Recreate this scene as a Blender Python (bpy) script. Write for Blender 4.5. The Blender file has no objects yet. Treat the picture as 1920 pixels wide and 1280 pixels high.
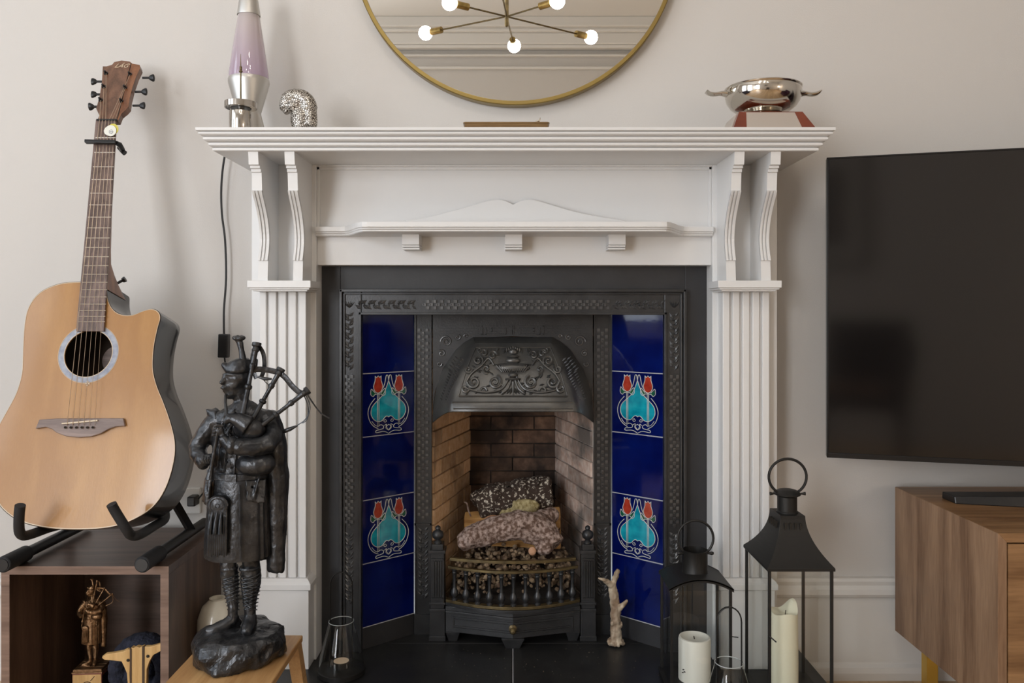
import bpy, bmesh, math, random
from mathutils import Vector, Matrix, noise
random.seed(7)
C = bpy.context
S = C.scene
PI = math.pi
# ------------------------------------------------------------------ camera, world, lights, exposure
F = 1493.333; D0 = 1.98; CZ = 0.90; VX, VY = 960.0, 587.0
cam = bpy.data.objects.new('camera', bpy.data.cameras.new('camera'))
S.collection.objects.link(cam); S.camera = cam
cam.location = (0, -D0, CZ); cam.rotation_euler = (PI/2, 0, 0)
cam.data.lens = 28.0; cam.data.sensor_width = 36.0; cam.data.shift_y = -53.0/1920.0
cam.data.clip_start = 0.02
S.view_settings.view_transform = 'Standard'; S.view_settings.look = 'None'
S.view_settings.gamma = 1.0; S.view_settings.use_curve_mapping = False
S.view_settings.exposure = 0.0
W = bpy.data.worlds.new('sky'); S.world = W; W.use_nodes = True
bg = W.node_tree.nodes['Background']; bg.inputs[0].default_value = (0.80, 0.90, 1.0, 1); bg.inputs[1].default_value = 2.0
def area(name, loc, rot, sx, sy, power, col):
    l = bpy.data.lights.new(name, 'AREA'); l.shape = 'RECTANGLE'; l.size = sx; l.size_y = sy
    l.energy = power; l.color = col
    o = bpy.data.objects.new(name, l); S.collection.objects.link(o); o.location = loc; o.rotation_euler = rot
    return o
# daylight through the two windows in the left wall and one in the rear wall
area('daylight_window_1', (-2.86, -1.18, 1.76), (0, -PI/2, 0), 1.94, .88, 11, (0.88, 0.94, 1.0))
area('daylight_window_2', (-2.86, -2.52, 1.50), (0, -PI/2, 0), 2.46, 1.16, 22, (0.88, 0.94, 1.0))
area('daylight_window_3', (-2.14, -4.31, 1.25), (PI/2, 0, 0), 1.0, 1.9, 80, (0.95, 0.97, 1.0))
BULB = 58.0; SHADE = 14.0

def P(px, py, d):
    return Vector(((px-VX)*d/F, d-D0, CZ-(py-VY)*d/F))
def Zp(py, d): return CZ-(py-VY)*d/F
def Xp(px, d): return (px-VX)*d/F

# ------------------------------------------------------------------ materials
def nt(name):
    m = bpy.data.materials.new(name); m.use_nodes = True
    return m, m.node_tree, m.node_tree.nodes['Principled BSDF']
def c4(c): return (c[0], c[1], c[2], 1)
def mat(name, c, rough=.5, metal=0, c2=None, scale=20, bump=0, bscale=60, coat=0, stretch=(1,1,1), rrand=0, spec=.5, lo=.35, hi=.65):
    m, t, b = nt(name); N = t.nodes; K = t.links
    b.inputs['Base Color'].default_value = c4(c); b.inputs['Roughness'].default_value = rough
    b.inputs['Metallic'].default_value = metal; b.inputs['Coat Weight'].default_value = coat
    b.inputs['Specular IOR Level'].default_value = spec; b.inputs['Coat Roughness'].default_value = .06
    tc = N.new('ShaderNodeTexCoord'); mp = N.new('ShaderNodeMapping'); mp.inputs['Scale'].default_value = stretch
    K.new(tc.outputs['Object'], mp.inputs[0])
    if c2:
        n = N.new('ShaderNodeTexNoise'); n.inputs['Scale'].default_value = scale; n.inputs['Detail'].default_value = 6
        K.new(mp.outputs[0], n.inputs['Vector'])
        r = N.new('ShaderNodeValToRGB'); r.color_ramp.elements[0].position = lo; r.color_ramp.elements[1].position = hi
        r.color_ramp.elements[0].color = c4(c); r.color_ramp.elements[1].color = c4(c2)
        K.new(n.outputs[0], r.inputs[0]); out = r.outputs[0]
        if rrand:
            oi = N.new('ShaderNodeObjectInfo'); mr = N.new('ShaderNodeMapRange')
            mr.inputs[3].default_value = 1-rrand; mr.inputs[4].default_value = 1+rrand
            K.new(oi.outputs['Random'], mr.inputs[0])
            mx = N.new('ShaderNodeVectorMath'); mx.operation = 'SCALE'
            K.new(out, mx.inputs[0]); K.new(mr.outputs[0], mx.inputs['Scale']); out = mx.outputs[0]
        K.new(out, b.inputs['Base Color'])
    if bump:
        n = N.new('ShaderNodeTexNoise'); n.inputs['Scale'].default_value = bscale; n.inputs['Detail'].default_value = 4
        K.new(mp.outputs[0], n.inputs['Vector'])
        bp = N.new('ShaderNodeBump'); bp.inputs['Strength'].default_value = bump; bp.inputs['Distance'].default_value = .003
        K.new(n.outputs[0], bp.inputs['Height']); K.new(bp.outputs[0], b.inputs['Normal'])
    return m
def wood(name, dark, light, axis='Z', rough=.45, scale=9, ring=1.0, coat=0, fine=1.0, rrand=0):
    m, t, b = nt(name); N = t.nodes; K = t.links
    tc = N.new('ShaderNodeTexCoord'); mp = N.new('ShaderNodeMapping')
    s = {'X': (.07,1,1), 'Y': (1,.07,1), 'Z': (1,1,.10)}[axis]
    mp.inputs['Scale'].default_value = s; K.new(tc.outputs['Object'], mp.inputs[0])
    n1 = N.new('ShaderNodeTexNoise'); n1.inputs['Scale'].default_value = scale; n1.inputs['Detail'].default_value = 3; n1.inputs['Distortion'].default_value = .6
    K.new(mp.outputs[0], n1.inputs['Vector'])
    mu = N.new('ShaderNodeMath'); mu.operation = 'MULTIPLY'; mu.inputs[1].default_value = 9*ring; K.new(n1.outputs[0], mu.inputs[0])
    fr = N.new('ShaderNodeMath'); fr.operation = 'PINGPONG'; fr.inputs[1].default_value = 1; K.new(mu.outputs[0], fr.inputs[0])
    n2 = N.new('ShaderNodeTexNoise'); n2.inputs['Scale'].default_value = scale*28; n2.inputs['Detail'].default_value = 3; K.new(mp.outputs[0], n2.inputs['Vector'])
    a = N.new('ShaderNodeMix'); a.data_type = 'FLOAT'; a.inputs[0].default_value = .55*fine
    K.new(fr.outputs[0], a.inputs[2]); K.new(n2.outputs[0], a.inputs[3])
    r = N.new('ShaderNodeValToRGB'); r.color_ramp.elements[0].position = .2; r.color_ramp.elements[1].position = .8
    r.color_ramp.elements[0].color = c4(dark); r.color_ramp.elements[1].color = c4(light)
    K.new(a.outputs[0], r.inputs[0]); out = r.outputs[0]
    if rrand:
        oi = N.new('ShaderNodeObjectInfo'); mr = N.new('ShaderNodeMapRange')
        mr.inputs[3].default_value = 1-rrand; mr.inputs[4].default_value = 1+rrand
        K.new(oi.outputs['Random'], mr.inputs[0])
        mx = N.new('ShaderNodeVectorMath'); mx.operation = 'SCALE'
        K.new(out, mx.inputs[0]); K.new(mr.outputs[0], mx.inputs['Scale']); out = mx.outputs[0]
    K.new(out, b.inputs['Base Color'])
    b.inputs['Roughness'].default_value = rough; b.inputs['Coat Weight'].default_value = coat; b.inputs['Coat Roughness'].default_value = .08
    bp = N.new('ShaderNodeBump'); bp.inputs['Strength'].default_value = .08; bp.inputs['Distance'].default_value = .002
    K.new(n2.outputs[0], bp.inputs['Height']); K.new(bp.outputs[0], b.inputs['Normal'])
    return m
def glass(name, tint=(1,1,1), alpha=.05, rough=.02):
    m, t, b = nt(name); N = t.nodes; K = t.links
    tr = N.new('ShaderNodeBsdfTransparent'); tr.inputs[0].default_value = c4(tint)
    gl = N.new('ShaderNodeBsdfGlossy'); gl.inputs['Roughness'].default_value = rough
    lw = N.new('ShaderNodeLayerWeight'); lw.inputs[0].default_value = .5
    pw = N.new('ShaderNodeMath'); pw.operation = 'POWER'; pw.inputs[1].default_value = 4; K.new(lw.outputs['Facing'], pw.inputs[0])
    ad = N.new('ShaderNodeMath'); ad.operation = 'MULTIPLY_ADD'; ad.inputs[1].default_value = .85; ad.inputs[2].default_value = alpha; K.new(pw.outputs[0], ad.inputs[0])
    mx = N.new('ShaderNodeMixShader'); K.new(ad.outputs[0], mx.inputs[0]); K.new(tr.outputs[0], mx.inputs[1]); K.new(gl.outputs[0], mx.inputs[2])
    K.new(mx.outputs[0], N['Material Output'].inputs[0])
    return m
def emit(name, col, s):
    m, t, b = nt(name); b.inputs['Base Color'].default_value = c4(col)
    b.inputs['Emission Color'].default_value = c4(col); b.inputs['Emission Strength'].default_value = s
    return m

M = {}
M['wall'] = mat('wall_paint', (.61,.58,.55), .85, bump=.12, bscale=350)
M['ceil'] = mat('ceiling_paint', (.74,.72,.69), .9)
M['white'] = mat('white_satin_paint', (.72,.715,.71), .42)
M['skirt'] = mat('skirting_paint', (.70,.68,.65), .4)
M['iron'] = mat('cast_iron', (.021,.022,.024), .36, .3, (.036,.037,.040), 25, .10, 220, spec=.7)
M['iron_hood'] = mat('worn_cast_iron', (.070,.070,.070), .34, .5, (.13,.125,.115), 14, .12, 160, spec=.7)
M['relief'] = mat('highlit_iron_relief', (.075,.075,.078), .32, .5, (.12,.12,.12), 30, .08, 200, spec=.8)  # lighter iron for the raised ornament, its highlights put into the colour
M['traywood'] = wood('varnished_tray_wood', (.14,.075,.025), (.28,.17,.07), 'X', .3, 20)
M['plum'] = mat('plum_velvet', (.05,.012,.028), .9)
M['darkfab'] = mat('dark_violet_fabric', (.022,.014,.03), .9)
M['slate'] = mat('slate', (.022,.022,.024), .5, 0, (.03,.03,.033), 12, .08, 90)
M['hearth'] = mat('honed_slate_hearth', (.012,.012,.013), .38, 0, (.022,.022,.022), 18, .06, 120)
M['soot'] = mat('soot_mortar', (.022,.017,.014), .95, 0, (.05,.04,.033), 20)
M['blue'] = mat('cobalt_glaze', (.001,.0025,.050), .05, 0, (.002,.010,.120), 10, .05, 14, lo=.3, hi=.75)
M['teal'] = mat('turquoise_glaze', (.0,.20,.30), .08, 0, (.01,.36,.46), 40, .03, 20, coat=1)
M['red'] = mat('red_glaze', (.30,.022,.012), .1, 0, (.42,.05,.025), 60, coat=1)
M['green'] = mat('green_glaze', (.01,.10,.05), .1, coat=1)
M['line'] = mat('raised_white_line', (.55,.56,.55), .25, coat=.5)
M['tgrout'] = mat('pale_tile_joint', (.42,.42,.45), .35)
M['brass'] = mat('aged_brass', (.36,.25,.09), .35, .9, (.22,.15,.05), 30)
M['brassdull'] = mat('dull_brass', (.20,.15,.07), .45, .8, (.10,.075,.04), 40)
M['gold'] = mat('gold_leg', (.62,.40,.08), .3, .9)
M['mframe'] = mat('brushed_brass_frame', (.30,.215,.075), .35, .95)
M['silver'] = mat('polished_silver', (.60,.56,.50), .10, 1)
M['satin'] = mat('brushed_aluminium', (.60,.585,.56), .42, 1)
M['plaque'] = mat('silver_plaque', (.52,.46,.41), .45, .4)
M['chrome'] = mat('polished_steel', (.55,.52,.48), .12, 1)
M['black'] = mat('black_satin_metal', (.010,.010,.011), .38, .2)
M['blackp'] = mat('black_plastic', (.012,.012,.013), .32)
M['foam'] = mat('black_foam_rubber', (.012,.012,.014), .7, bump=.1, bscale=300)
M['lantern'] = mat('powder_coated_black', (.016,.015,.014), .48, .3, bump=.08, bscale=400)
M['screen'] = mat('tv_screen', (.006,.005,.005), .10, spec=.75)
M['tvb'] = mat('tv_bezel', (.008,.008,.009), .25)
M['walnut'] = wood('walnut_upright_grain', (.15,.078,.042), (.35,.215,.128), 'Z', .42, 7, 1.0)
M['walnutx'] = wood('walnut_long_grain', (.14,.066,.026), (.36,.20,.092), 'X', .38, 8, 1.0)
M['oak'] = wood('oak', (.40,.21,.08), (.62,.38,.17), 'Y', .38, 9)
M['boxw'] = wood('dark_walnut_veneer', (.050,.028,.020), (.125,.078,.058), 'X', .38, 8)
M['boxs'] = wood('dark_walnut_veneer_upright', (.050,.028,.018), (.14,.082,.055), 'Z', .40, 8)
M['boxe'] = wood('walnut_edge_band', (.13,.075,.052), (.25,.16,.12), 'X', .45, 10)
M['spruce'] = wood('spruce_soundboard', (.335,.155,.036), (.43,.220,.060), 'Z', .34, 10, .35, coat=.45, fine=.5)
M['rosew'] = wood('rosewood', (.075,.045,.036), (.20,.135,.115), 'Z', .4, 30)
M['bridge'] = wood('bridge_rosewood', (.13,.085,.07), (.28,.20,.17), 'X', .4, 22)
M['mahog'] = wood('mahogany', (.12,.040,.015), (.26,.105,.045), 'Z', .3, 16, coat=.3)
M['headw'] = wood('headstock_veneer', (.085,.038,.020), (.20,.095,.055), 'Z', .3, 18, coat=.3)
M['gside'] = mat('guitar_black_side', (.022,.024,.027), .22, coat=.6)
M['redwood'] = mat('mahogany_plinth', (.14,.022,.008), .25, 0, (.20,.04,.015), 30, coat=.5)
M['binding'] = mat('dark_binding', (.03,.015,.01), .3)
M['cream'] = mat('cream_binding', (.60,.48,.34), .4)
M['rosette'] = mat('rosette_inlay', (.22,.24,.31), .3, 0, (.36,.38,.44), 90)
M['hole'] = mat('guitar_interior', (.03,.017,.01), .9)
M['fret'] = mat('nickel_wire', (.62,.58,.52), .3, 1)
M['string'] = mat('bronze_string', (.62,.50,.38), .35, .9)
M['pick_w'] = mat('white_pick', (.75,.75,.68), .3)
M['pick_y'] = mat('yellow_pick', (.62,.55,.10), .3)
M['bronze'] = mat('dark_patinated_bronze', (.020,.021,.024), .30, .6, (.055,.057,.062), 40, .45, 110, spec=.8)
M['bronze2'] = mat('brown_bronze', (.16,.085,.04), .32, .85, (.30,.18,.095), 50, .3, 200)
M['bark'] = mat('bark_log', (.12,.07,.05), .9, 0, (.42,.32,.28), 110, 1, 120, lo=.42, hi=.62)
M['bark2'] = mat('lichen_bark', (.045,.028,.02), .95, 0, (.66,.60,.50), 130, 1, 90, lo=.54, hi=.64)
M['moss'] = mat('dry_moss', (.26,.20,.08), .95, 0, (.52,.44,.24), 120, 1, 200)
M['split'] = wood('split_firewood', (.34,.16,.045), (.62,.36,.13), 'X', .7, 20)
M['cutend'] = mat('sawn_wood_end', (.42,.21,.11), .8, 0, (.55,.32,.2), 60)
M['ember'] = mat('ash_rubble', (.10,.06,.038), .95, 0, (.38,.28,.18), 45, .5, 80)
M['antler'] = mat('antler', (.24,.16,.10), .6, 0, (.56,.46,.34), 45, .5, 120, stretch=(1,1,.3), lo=.38, hi=.6)
M['wax'] = mat('white_wax', (.86,.84,.76), .45)
M['waxc'] = mat('cream_wax', (.84,.80,.62), .45)
M['waxb'] = mat('tealight_wax', (.80,.62,.45), .5)
M['wick'] = mat('wick', (.02,.015,.01), .9)
M['ceramic'] = mat('cream_ceramic', (.60,.55,.45), .3, coat=.4)
M['socket'] = mat('white_plastic', (.68,.66,.63), .35)
M['navy'] = mat('navy_wool', (.010,.012,.024), .95, 0, (.028,.032,.055), 60, 1, 220)
M['pale'] = wood('pale_pine', (.50,.29,.10), (.68,.44,.19), 'Z', .5, 14)
M['charcoal'] = mat('charred_edge', (.06,.035,.02), .8)
M['glass'] = glass('lantern_glass', (.97,.98,.97))
M['gedge'] = mat('glass_edge', (.42,.45,.45), .1, coat=1)
M['winframe'] = mat('window_frame_paint', (.7,.7,.68), .4)
M['leather'] = mat('dark_upholstery', (.012,.010,.010), .55)
M['seatfab'] = mat('tan_seat', (.20,.12,.07), .8)
M['floor'] = wood('oak_floorboard', (.46,.31,.18), (.64,.46,.28), 'Y', .4, 8, rrand=.12)
M['bulb'] = emit('lit_bulb', (1.0,.93,.83), BULB)
M['shade'] = emit('lit_fill_shade', (1.0,.86,.70), SHADE)
M['picture'] = mat('picture_print', (.10,.09,.08), .5, 0, (.22,.20,.18), 6)
M['matboard'] = mat('picture_mount', (.55,.52,.48), .8)
# bricks: tan, blackened by soot in patches
def brickmat(name, base, base2, soot, lo, hi):
    m, t, b = nt(name); N = t.nodes; K = t.links
    tc = N.new('ShaderNodeTexCoord')
    n = N.new('ShaderNodeTexNoise'); n.inputs['Scale'].default_value = 9; n.inputs['Detail'].default_value = 5; K.new(tc.outputs['Object'], n.inputs['Vector'])
    n2 = N.new('ShaderNodeTexNoise'); n2.inputs['Scale'].default_value = 60; n2.inputs['Detail'].default_value = 5; K.new(tc.outputs['Object'], n2.inputs['Vector'])
    r2 = N.new('ShaderNodeValToRGB'); r2.color_ramp.elements[0].color = c4(base); r2.color_ramp.elements[1].color = c4(base2)
    r2.color_ramp.elements[0].position = .35; r2.color_ramp.elements[1].position = .65; K.new(n2.outputs[0], r2.inputs[0])
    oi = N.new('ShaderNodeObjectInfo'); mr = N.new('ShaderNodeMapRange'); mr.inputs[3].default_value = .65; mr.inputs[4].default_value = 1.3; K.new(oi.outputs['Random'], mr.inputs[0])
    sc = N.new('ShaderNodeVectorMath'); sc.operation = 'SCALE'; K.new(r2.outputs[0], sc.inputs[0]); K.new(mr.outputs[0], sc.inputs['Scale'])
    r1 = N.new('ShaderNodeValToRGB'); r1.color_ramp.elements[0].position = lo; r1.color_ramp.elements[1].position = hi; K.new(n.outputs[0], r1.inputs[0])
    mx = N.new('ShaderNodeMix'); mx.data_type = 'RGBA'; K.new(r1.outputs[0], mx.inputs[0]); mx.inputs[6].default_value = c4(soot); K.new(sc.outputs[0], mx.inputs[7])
    K.new(mx.outputs[2], b.inputs['Base Color']); b.inputs['Roughness'].default_value = .9
    bp = N.new('ShaderNodeBump'); bp.inputs['Strength'].default_value = .5; bp.inputs['Distance'].default_value = .003
    K.new(n2.outputs[0], bp.inputs['Height']); K.new(bp.outputs[0], b.inputs['Normal'])
    return m
M['brick_l'] = brickmat('tan_firebrick', (.66,.40,.21), (.76,.53,.33), (.22,.13,.08), .24, .42)
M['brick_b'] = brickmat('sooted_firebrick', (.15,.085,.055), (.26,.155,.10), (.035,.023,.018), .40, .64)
M['brick_r'] = brickmat('grey_pink_firebrick', (.50,.34,.27), (.64,.52,.45), (.17,.145,.13), .34, .5)
M['mortar_l'] = mat('tan_mortar', (.36,.22,.13), .95, 0, (.18,.11,.07), 20)
M['mortar_r'] = mat('pale_mortar', (.50,.46,.42), .95, 0, (.22,.19,.17), 15)
# lava lamp liquid glass
def lava():
    m, t, b = nt('lilac_liquid_glass'); N = t.nodes; K = t.links
    b.inputs['Base Color'].default_value = (.50,.37,.44,1); b.inputs['Roughness'].default_value = .06
    b.inputs['Coat Weight'].default_value = 1
    tc = N.new('ShaderNodeTexCoord'); sp = N.new('ShaderNodeSeparateXYZ'); K.new(tc.outputs['Generated'], sp.inputs[0])
    r = N.new('ShaderNodeValToRGB'); r.color_ramp.elements[0].color = (.52,.40,.52,1); r.color_ramp.elements[1].color = (.66,.59,.57,1)
    K.new(sp.outputs[2], r.inputs[0]); K.new(r.outputs[0], b.inputs['Base Color'])
    b.inputs['Transmission Weight'].default_value = .35; b.inputs['IOR'].default_value = 1.2
    return m
M['lava'] = lava()
def crackle():
    m, t, b = nt('crackled_silver'); N = t.nodes; K = t.links
    tc = N.new('ShaderNodeTexCoord'); v = N.new('ShaderNodeTexVoronoi'); v.feature = 'DISTANCE_TO_EDGE'; v.inputs['Scale'].default_value = 250
    K.new(tc.outputs['Object'], v.inputs['Vector'])
    r = N.new('ShaderNodeValToRGB'); r.color_ramp.elements[0].color = (.05,.035,.025,1); r.color_ramp.elements[1].color = (.72,.68,.62,1)
    r.color_ramp.elements[0].position = .04; r.color_ramp.elements[1].position = .20
    K.new(v.outputs[0], r.inputs[0]); K.new(r.outputs[0], b.inputs['Base Color'])
    b.inputs['Metallic'].default_value = .85; b.inputs['Roughness'].default_value = .28
    bp = N.new('ShaderNodeBump'); bp.inputs['Strength'].default_value = .5; bp.inputs['Distance'].default_value = .001
    K.new(r.outputs[0], bp.inputs['Height']); K.new(bp.outputs[0], b.inputs['Normal'])
    return m
M['crackle'] = crackle()
def mirror():
    m, t, b = nt('mirror_silvering'); b.inputs['Base Color'].default_value = (.80,.78,.74,1); b.inputs['Metallic'].default_value = 1; b.inputs['Roughness'].default_value = .0
    return m
M['mirror'] = mirror()

# ------------------------------------------------------------------ object helpers
ROOT = {}
def new_obj(name, data): 
    o = bpy.data.objects.new(name, data); S.collection.objects.link(o); return o
def thing(name, label, cat, loc=(0,0,0), rotz=0, group=None):
    o = new_obj(name, None); o.empty_display_size = .05
    o.location = loc; o.rotation_euler = (0,0,rotz); o['label'] = label; o['category'] = cat
    if group: o['group'] = group
    ROOT[o.name] = Matrix.Translation(Vector(loc)) @ Matrix.Rotation(rotz, 4, 'Z')
    return o
def tag(o, label, cat, group=None):
    o['label'] = label; o['category'] = cat
    if group: o['group'] = group
    return o
class MB:
    def __init__(s): s.v = []; s.f = []
    def quad(s, *pts):
        i = len(s.v); s.v += [Vector(p) for p in pts]; s.f.append(tuple(range(i, i+len(pts)))); return s
    def box(s, a, b, M4=None):
        x0,y0,z0 = a; x1,y1,z1 = b; i = len(s.v)
        p = [(x0,y0,z0),(x1,y0,z0),(x1,y1,z0),(x0,y1,z0),(x0,y0,z1),(x1,y0,z1),(x1,y1,z1),(x0,y1,z1)]
        s.v += [ (M4 @ Vector(q)) if M4 else Vector(q) for q in p]
        for q in ((0,3,2,1),(4,5,6,7),(0,1,5,4),(1,2,6,5),(2,3,7,6),(3,0,4,7)): s.f.append(tuple(i+k for k in q))
        return s
    def loft(s, rings, cap=True, closed=True):
        n = len(rings[0]); i0 = len(s.v)
        for r in rings: s.v += [Vector(p) for p in r]
        for k in range(len(rings)-1):
            for j in range(n if closed else n-1):
                a = i0+k*n+j; b = i0+k*n+(j+1)%n
                s.f.append((a, b, b+n, a+n))
        if cap:
            s.f.append(tuple(i0+j for j in range(n))[::-1]); e = i0+(len(rings)-1)*n
            s.f.append(tuple(e+j for j in range(n)))
        return s
    def prism(s, pts, off):   # polygon (3D pts) pushed along off
        off = Vector(off); return s.loft([[Vector(p) for p in pts], [Vector(p)+off for p in pts]])
    def lathe(s, prof, c=(0,0,0), n=32, axis=None, cap=True, sx=1, sy=1):
        c = Vector(c); R = axis if axis else Matrix.Identity(3)
        rings = [[c + R @ Vector((r*sx*math.cos(2*PI*j/n), r*sy*math.sin(2*PI*j/n), z)) for j in range(n)] for r, z in prof]
        return s.loft(rings, cap)
    def ell(s, c, r, n=14, m=9, R=None):
        c = Vector(c); rings = []
        if not hasattr(r, '__len__'): r = (r,r,r)
        for k in range(m+1):
            t = -PI/2+PI*k/m; q = max(math.cos(t), .02)
            ring = [Vector((r[0]*q*math.cos(2*PI*j/n), r[1]*q*math.sin(2*PI*j/n), r[2]*math.sin(t))) for j in range(n)]
            rings.append([c + (R @ p if R else p) for p in ring])
        return s.loft(rings)
    def tube(s, pts, r, n=8, flat=None):
        pts = [Vector(p) for p in pts]; k = len(pts)
        if not hasattr(r, '__len__'): r = [r]*k
        T = []
        for i in range(k):
            a = pts[max(i-1,0)]; b = pts[min(i+1,k-1)]; t = (b-a)
            T.append(t.normalized() if t.length > 1e-9 else Vector((0,0,1)))
        u = T[0].orthogonal().normalized(); rings = []
        if flat is not None:
            u = (Vector(flat) - T[0]*Vector(flat).dot(T[0])).normalized()
        for i in range(k):
            u = (u - T[i]*u.dot(T[i])).normalized(); w = T[i].cross(u)
            ra, rb = r[i] if hasattr(r[i], '__len__') else (r[i], r[i])
            rings.append([pts[i] + u*ra*math.cos(2*PI*j/n) + w*rb*math.sin(2*PI*j/n) for j in range(n)])
        return s.loft(rings)
    def build(s, name, m, parent=None, smooth=False, bevel=0, kind=None, label=None, remesh=0, smoothit=0):
        inv = Matrix.Identity(4)
        if parent is not None:
            inv = ROOT[parent.name].inverted()
        me = bpy.data.meshes.new(name); me.from_pydata([tuple(inv @ p) for p in s.v], [], s.f); me.update()
        bm = bmesh.new(); bm.from_mesh(me); bmesh.ops.recalc_face_normals(bm, faces=bm.faces); bm.to_mesh(me); bm.free()
        me.materials.append(M[m] if isinstance(m, str) else m)
        o = new_obj(name, me)
        if parent is not None:
            o.parent = parent; ROOT[o.name] = ROOT[parent.name]
        if remesh:
            md = o.modifiers.new('r', 'REMESH'); md.mode = 'VOXEL'; md.voxel_size = remesh
            if smoothit:
                sm = o.modifiers.new('s', 'SMOOTH'); sm.iterations = smoothit; sm.factor = .5
            C.view_layer.update()
            ev = o.evaluated_get(C.evaluated_depsgraph_get()); me2 = bpy.data.meshes.new_from_object(ev)
            o.modifiers.clear(); o.data = me2; me2.name = name
            if not me2.materials: me2.materials.append(M[m])
            smooth = True
        if smooth:
            for p in o.data.polygons: p.use_smooth = True
            if not remesh:
                try: o.data.set_sharp_from_angle(angle=math.radians(38))
                except Exception: pass
        if bevel:
            b = o.modifiers.new('bevel', 'BEVEL'); b.width = bevel; b.segments = 2; b.limit_method = 'ANGLE'; b.angle_limit = math.radians(40)
        if kind: o['kind'] = kind
        if label: o['label'] = label
        return o
def displace(o, amp, scale, seed=0):
    for v in o.data.vertices:
        p = v.co*scale + Vector((seed, seed*1.7, 0))
        v.co += v.normal*noise.fractal(p, 1.0, 2.0, 4)*amp
    o.data.update()
def dupchild(o, off, name=None):
    c = o.copy(); S.collection.objects.link(c); c.location = Vector(o.location)+Vector(off)
    return c
def struct(o): o['kind'] = 'structure'; return o
def bez(pts, n=6):   # Catmull-Rom smoothing
    pts = [Vector(p) for p in pts]; out = []
    for i in range(len(pts)-1):
        p0 = pts[max(i-1,0)]; p1 = pts[i]; p2 = pts[i+1]; p3 = pts[min(i+2,len(pts)-1)]
        for k in range(n):
            t = k/n
            out.append(.5*((2*p1)+(p2-p0)*t+(2*p0-5*p1+4*p2-p3)*t*t+(3*p1-p0-3*p2+p3)*t**3))
    out.append(pts[-1]); return out
def Y(d): return d-D0
# ------------------------------------------------------------------ room shell
XL, XR, YB, ZC = -2.8, 2.7, -4.25, 3.15
b = MB(); b.box((XL-.1,0,-.05),(-.46,.6,ZC)).box((.46,0,-.05),(XR+.1,.6,ZC)).box((-.46,0,1.01),(.46,.6,ZC)).box((-.46,.5,-.05),(.46,.6,1.01))
struct(b.build('wall_fireplace', 'wall'))
wz0, wz1 = .78, 2.75
b = MB(); b.box((XL-.12,YB-.12,0),(XL,-3.12,ZC)).box((XL-.12,-1.92,.25),(XL,-1.62,wz1)).box((XL-.12,-.74,wz0),(XL,.0,wz1)).box((XL-.12,-1.62,.25),(XL,.0,wz0)).box((XL-.12,-3.12,0),(XL,.0,.25)).box((XL-.12,-3.12,wz1),(XL,.0,ZC))
struct(b.build('wall_left', 'wall'))
struct(MB().box((XR,YB-.12,0),(XR+.12,.0,ZC)).build('wall_right', 'wall'))
b = MB(); b.box((XL,YB-.12,0),(-2.66,YB,ZC)).box((-1.62,YB-.12,0),(XR,YB,ZC)).box((-2.66,YB-.12,0),(-1.62,YB,.25)).box((-2.66,YB-.12,2.25),(-1.62,YB,ZC))
struct(b.build('wall_rear', 'wall'))
struct(MB().box((XL-.12,YB-.12,ZC),(XR+.12,.02,ZC+.1)).build('ceiling', 'ceil'))
# windows
def windowframe(name, p0, p1, horiz):
    b = MB(); w = .05
    def bar(u0,u1,z0,z1):
        if horiz: b.box((u0,YB-.08,z0),(u1,YB-.03,z1))
        else: b.box((XL-.08,u0,z0),(XL-.03,u1,z1))
    bar(p0,p0+w,wz0,wz1); bar(p1-w,p1,wz0,wz1); bar(p0,p1,wz0,wz0+.07); bar(p0,p1,wz1-w,wz1)
    bar(p0,p1,(wz0+wz1)/2-.025,(wz0+wz1)/2+.025); bar((p0+p1)/2-.015,(p0+p1)/2+.015,wz0,wz1)
    struct(b.build(name, 'winframe', bevel=.004))
windowframe('window_1', -1.62, -.74, False); wz0 = .25; windowframe('window_2', -3.12, -1.92, False); wz1 = 2.25; windowframe('window_3', -2.66, -1.62, True)
# floor with boards
fl = struct(MB().box((XL-.1,YB-.1,-.06),(XR+.1,.0,-.012)).build('floor', 'soot'))
ROOT[fl.name] = Matrix.Identity(4)
k = 0; x = XL
b0 = None
while x < XR-.01:
    y0 = YB; ys = [YB, YB+1.1+.9*random.random(), YB+2.6+.7*random.random(), 0.0]
    for i in range(3):
        bb = MB().box((x+.0008, ys[i]+.0008, -.012),(min(x+.108,XR)-.0008, ys[i+1]-.0008, 0))
        bb.build('floorboard', 'floor', fl)
    x += .108
# skirting (tall painted board with cap moulding and a bead at the floor)
def skirt(name, x0, x1):
    prof = [(-.0,0),(-.030,0),(-.030,.018),(-.026,.030),(-.018,.036),(-.016,.040),(-.016,.198),(-.024,.202),(-.028,.210),(-.026,.222),(-.020,.230),(-.022,.240),(-.018,.247),(0,.247)]
    b = MB(); b.loft([[(x0,y,z) for y,z in prof],[(x1,y,z) for y,z in prof]])
    struct(b.build(name, 'skirt'))
skirt('baseboard_left', XL, -.622); skirt('baseboard_right', .635, XR)
for nm, a in (('trim_1', 0),):
    # cornice and picture rail on the rear wall
    b = MB()
    for z0,z1,t in ((2.79,2.81,.03),(2.885,2.90,.045),(2.94,2.965,.07),(2.965,3.05,.085),(3.05,3.075,.12),(3.075,3.15,.16)):
        b.box((XL,YB,z0),(XR,YB+t,z1))
    struct(b.build('trim_1', 'ceil', bevel=.006))
b = MB()
for z0,z1,t in ((2.94,2.965,.07),(2.965,3.05,.085),(3.05,3.075,.12),(3.075,3.15,.16)):
    b.box((XL,-t,z0),(XR,0,z1))
struct(b.build('trim_2', 'ceil'))

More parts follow.
